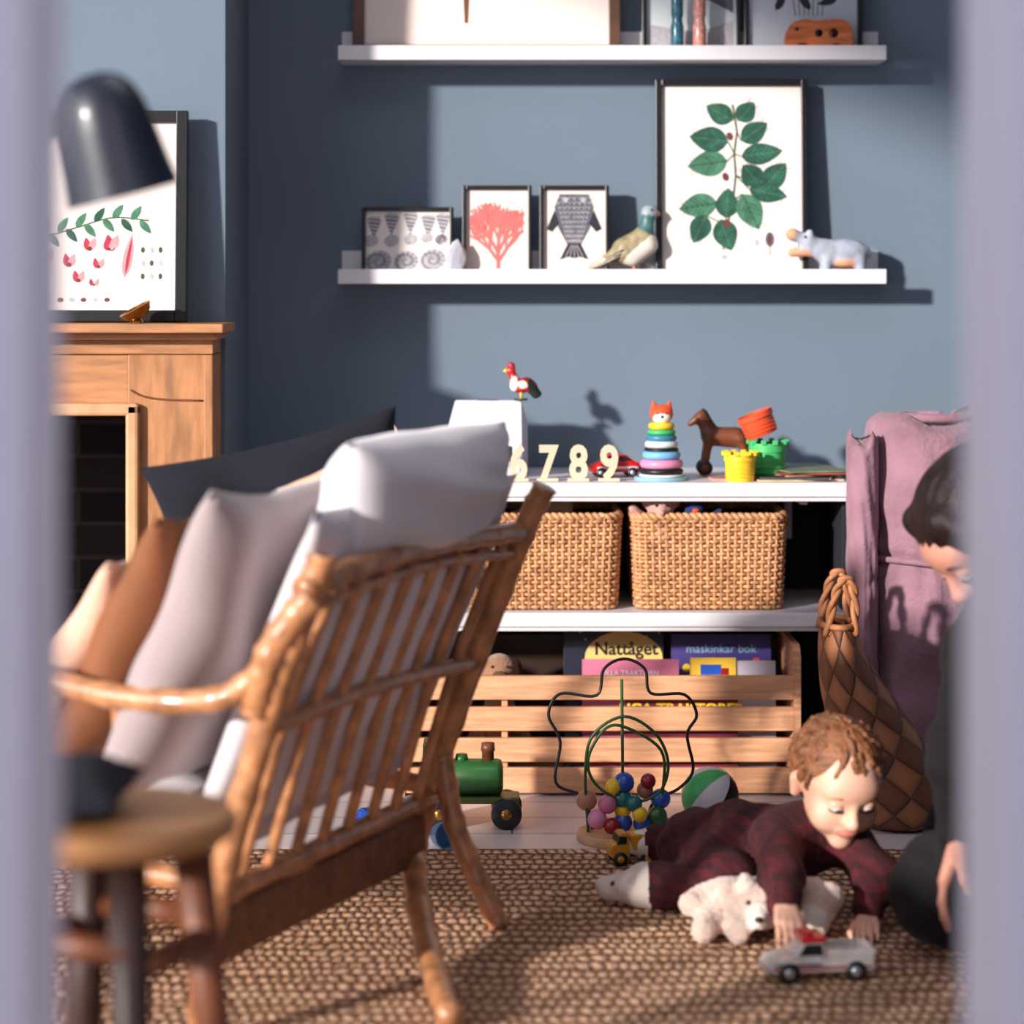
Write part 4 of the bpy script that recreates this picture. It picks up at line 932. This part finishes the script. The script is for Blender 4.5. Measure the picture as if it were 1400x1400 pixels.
# ------------------------------------------------------------------ ARMCHAIR
g=G('rattan_armchair')
Uv=Vector((.404,.915,0)).normalized(); Fw=Vector((-.915,.404,0)).normalized()
def cp(u,f,z):
    """u: near..far across the back, f forward from top-rail line"""
    return Vector((-.248,3.0,0))+Uv*u+Fw*f+Vector((0,0,z))
def bump_r(n,r,per=5,amp=.14): return [r*(1+amp*(1 if i%per==0 else 0)) for i in range(n)]
def cane(nm,P,r,m=rattan,sm=8,per=4):
    Q=crom(P,sm); V,F=tube_data(Q,bump_r(len(Q),r,per),12); return mesh(nm,V,F,m,g)
Wd=.656
cane('post_near',[cp(0,-.01,.65),cp(0,0,.62),cp(0,.073,.43),cp(0,.13,.25),cp(0,.16,.12),cp(0,.165,.015)],.018)
cane('post_far',[cp(Wd,-.035,.685),cp(Wd,0,.615),cp(Wd,.08,.42),cp(Wd,.15,.236),cp(Wd,.180,.13)],.018)
cane('leg_far_front',[cp(Wd,.176,.15),Vector((-.147,3.58,.11)),Vector((-.118,3.36,.05)),Vector((-.080,3.12,.031))],.018)
cane('leg_far_rear',[cp(Wd,.135,.27),Vector((-.088,3.64,.17)),Vector((-.05,3.63,.08)),Vector((-.019,3.62,.017))],.016)
cane('top_rail',[cp(-.02,.005,.61),cp(.1,.002,.622),cp(Wd/2,0,.63),cp(Wd-.1,.002,.622),cp(Wd+.01,.0,.615)],.016)
cane('top_rail_cap',[cp(0,.012,.585),cp(Wd/2,.012,.60),cp(Wd,.012,.585)],.009)
cane('mid_rail',[cp(0,.075,.425),cp(Wd/2,.08,.43),cp(Wd,.08,.415)],.012)
cane('low_rail',[cp(0,.145,.205),cp(Wd,.155,.205)],.014)
V=[];F=[]
for k in range(8):
    u=.065+(Wd-.13)*k/7
    v,f=tube_data(crom([cp(u,.004,.61),cp(u,.083,.42),cp(u,.15,.205)],6),.0085,10,False,len(V)); V+=v;F+=f
mesh('back_slats',V,F,rattan,g)
a=cp(.0,.155,.15); CT=basis((a[0],a[1],0),Uv,(0,0,1)); box('seat_rail_rear',0,Wd-.04,-.012,.012,.115,.185,rattan_d,g,.004); reset()
cane('rail_side_near',[cp(0,.14,.22),cp(0,.4,.235),cp(0,.66,.25)],.015); cane('rail_side_far',[cp(Wd,.14,.22),cp(Wd,.4,.235),cp(Wd,.66,.25)],.015); cane('rail_front',[cp(0,.66,.25),cp(Wd,.66,.25)],.016)
cane('arm_near',[cp(0,.02,.57),cp(-.015,.06,.51),cp(-.03,.13,.465),cp(-.04,.28,.462),cp(-.035,.46,.485),cp(-.02,.62,.47),cp(-.01,.68,.38),cp(0,.665,.25),cp(0,.67,.12),cp(0,.68,.017)],.016)
cane('arm_far',[cp(Wd,.02,.57),cp(Wd+.02,.07,.54),cp(Wd+.035,.2,.56),cp(Wd+.04,.35,.585),cp(Wd+.035,.50,.575),cp(Wd+.02,.62,.50),cp(Wd+.01,.68,.38),cp(Wd,.665,.25),cp(Wd,.67,.12),cp(Wd,.68,.017)],.016)
cane('arm_wrap',[cp(-.005,.0,.60),cp(-.016,.04,.55),cp(-.018,.065,.50),cp(-.01,.08,.45)],.020)
for i,f_ in enumerate((.28,.42,.55)): cane('arm_spindle_%d'%i,[cp(-.02,f_,.46),cp(-.0,f_,.23)],.009)
for i,f_ in enumerate((.28,.42,.55)): cane('arm_spindle_far_%d'%i,[cp(Wd+.02,f_,.56),cp(Wd,f_,.23)],.009)
CT=basis(cp(Wd/2,.44,.262)[:],Uv,(0,0,1))@Matrix.Rotation(math.radians(90),4,'X'); pillow('seat_cushion',.60,.54,.11,whitefab,g,3,pinch=.03); reset()
Bk=(-Fw*.40+Vector((0,0,.92)))
def cush(nm,c,w,h_,t,m,up,xa=None,seed=1,**k):
    global CT
    gg=G(nm) ; CT=basis(c,xa or Uv,up); pillow('cover',w,h_,t,m,gg,seed,**k); reset(); return gg
cush('white_back_pillow',cp(Wd/2+.01,.110,.475)[:],.64,.50,.085,whitefab,Bk,seed=5,pinch=.02,wr=.003)
cush('white_bolster_pillow',cp(Wd/2+.02,.030,.700)[:],.50,.18,.15,whitefab,(.25,-.1,.9),seed=9,pinch=.03,wr=.007)
cush('grey_throw_pillow',cp(.135,.205,.525)[:],.40,.46,.13,greyfab,(.36,-.16,.9),seed=6)
cush('brown_throw_pillow',cp(.19,.325,.505)[:],.40,.42,.12,brownfab,(.42,-.2,.88),seed=7)
cush('peach_throw_pillow',cp(.20,.425,.46)[:],.38,.40,.10,peachfab,(.50,-.24,.84),seed=8)
cush('navy_throw_pillow',(-.345,3.66,.634),.40,.26,.12,navyfab,(-.2,-.2,.9),xa=(.95,.1,.225),seed=4)
cush('peach_bolster',(-.275,3.50,.680),.12,.08,.07,peachfab,(-.2,-.2,.9),xa=(.9,.1,.4),seed=14,wr=.004)

# ------------------------------------------------------------------ FOREGROUND STOOL, LAMP
g=local('wooden_stool',-.41,2.42,.012)
lathe('seat',[(0,.418),(.118,.418),(.13,.426),(.132,.436),(.125,.446),(0,.448)],M('stool_seat',(172,120,74),.45,var=.2,vs=10),g,40)
for k in range(4):
    a=math.radians(22+90*k); tube('leg_%d'%k,[(.085*math.cos(a),.085*math.sin(a),.42),(.11*math.cos(a),.11*math.sin(a),.2),(.13*math.cos(a),.13*math.sin(a),0)],[.021,.019,.014],brown if k%2==0 else darkbrown,g,12)
for k in range(4):
    a=math.radians(22+90*k);b=math.radians(112+90*k); tube('stretcher_%d'%k,[(.105*math.cos(a),.105*math.sin(a),.33-.02*(k%2)),(.105*math.cos(b),.105*math.sin(b),.33-.02*(k%2))],.014,brown,g,10)
g=G('navy_seat_cushion'); CT=basis((-.462,2.40,.487),(1,0,0),(0,0,1))@Matrix.Rotation(math.radians(90),4,'X'); pillow('cover',.16,.18,.06,navyfab,g,2,wr=.003); reset()
g=G('floor_lamp')
place(-.438,2.6,1.150,ry=-14,rx=6)
lathe('shade',[(.0,.075),(.014,.074),(.028,.068),(.039,.056),(.047,.036),(.052,.01),(.057,-.03),(.062,-.062),(.060,-.062),(.054,-.03),(.049,.01),(.044,.036),(.0,.066)],navy,g,40)
ball('bulb',(0,0,-.02),.024,M('bulb_glass',(240,236,225),.3),g,20)
reset()
tube('joint',[(-.482,2.6,1.165),(-.51,2.6,1.16)],.012,navy,g); tube('arm',[(-.505,2.6,1.16),(-.54,2.6,1.17),(-.56,2.6,1.15)],.007,navy,g,sm=5)
tube('pole',[(-.56,2.6,.02),(-.56,2.6,1.2)],.009,navy,g); place(-.56,2.6,.0125); lathe('base',[(0,.0),(.11,.0),(.112,.012),(.10,.02),(0,.024)],navy,g,40); reset()
g=local('brass_shell_dish',-.70,4.45,.9153,ry=-25); 
reset(); place(-.70,4.45,.936,ry=-28,rx=8)
lathe('dish',[(0,-.014),(.012,-.013),(.026,-.004),(.032,.008),(.030,.009),(.022,-.002),(0,-.010)],gold,g,28)
reset(); place(-.70,4.45,.9153); lathe('foot',[(.014,0),(.012,.004),(.006,.012)],gold,g,20); reset()

# ------------------------------------------------------------------ LIGHTS
def light(nm,typ,loc,rot,energy,color,**k):
    d=bpy.data.lights.new(nm,typ); d.energy=energy; d.color=color
    for a,b in k.items(): setattr(d,a,b)
    o=bpy.data.objects.new(nm,d); o.location=loc; o.rotation_euler=rot; scene.collection.objects.link(o); return o
sd=Vector((.95,1,-.36)).normalized()
s=light('sun_light','SUN',(-3,-1,3),(0,0,0),5.9,(1.,.93,.86),angle=math.radians(2.8)); s.rotation_euler=sd.to_track_quat('-Z','Y').to_euler()
a=light('window_daylight','AREA',(-2.27,1.9,1.5),(0,math.radians(-90),0),27,(.88,.92,1.),shape='RECTANGLE',size=2.0,size_y=3.2)
light('ceiling_fill','AREA',(.1,3.0,2.7),(0,0,0),6.5,(.97,.95,1.),shape='DISK',size=1.2)  # added soft fill for the room, no lamp fitting here
w=bpy.data.worlds.new('World'); scene.world=w; w.use_nodes=True
bg=w.node_tree.nodes['Background']; bg.inputs[0].default_value=(.88,.88,.98,1); bg.inputs[1].default_value=1.0

# recentre each empty on its parts
bpy.context.view_layer.update()
for e in [o for o in scene.objects if o.type=='EMPTY' and o.parent is None]:
    ch=list(e.children)
    if not ch: continue
    P=[Vector(v) for c in ch for v in c.bound_box]
    c=Vector(((min(p.x for p in P)+max(p.x for p in P))/2,(min(p.y for p in P)+max(p.y for p in P))/2,min(p.z for p in P)))
    e.location=c
    for o in ch: o.location=-c
# ------------------------------------------------------------------ CAMERA
cd=bpy.data.cameras.new('camera'); cam=bpy.data.objects.new('camera',cd); scene.collection.objects.link(cam)
cam.location=(0,0,1.0); cam.rotation_euler=(math.radians(90),0,0)
cd.sensor_width=36; cd.lens=83.83; cd.shift_y=-320/1400; cd.clip_start=.05
cd.dof.use_dof=True; cd.dof.focus_distance=4.25; cd.dof.aperture_fstop=2.3
scene.camera=cam
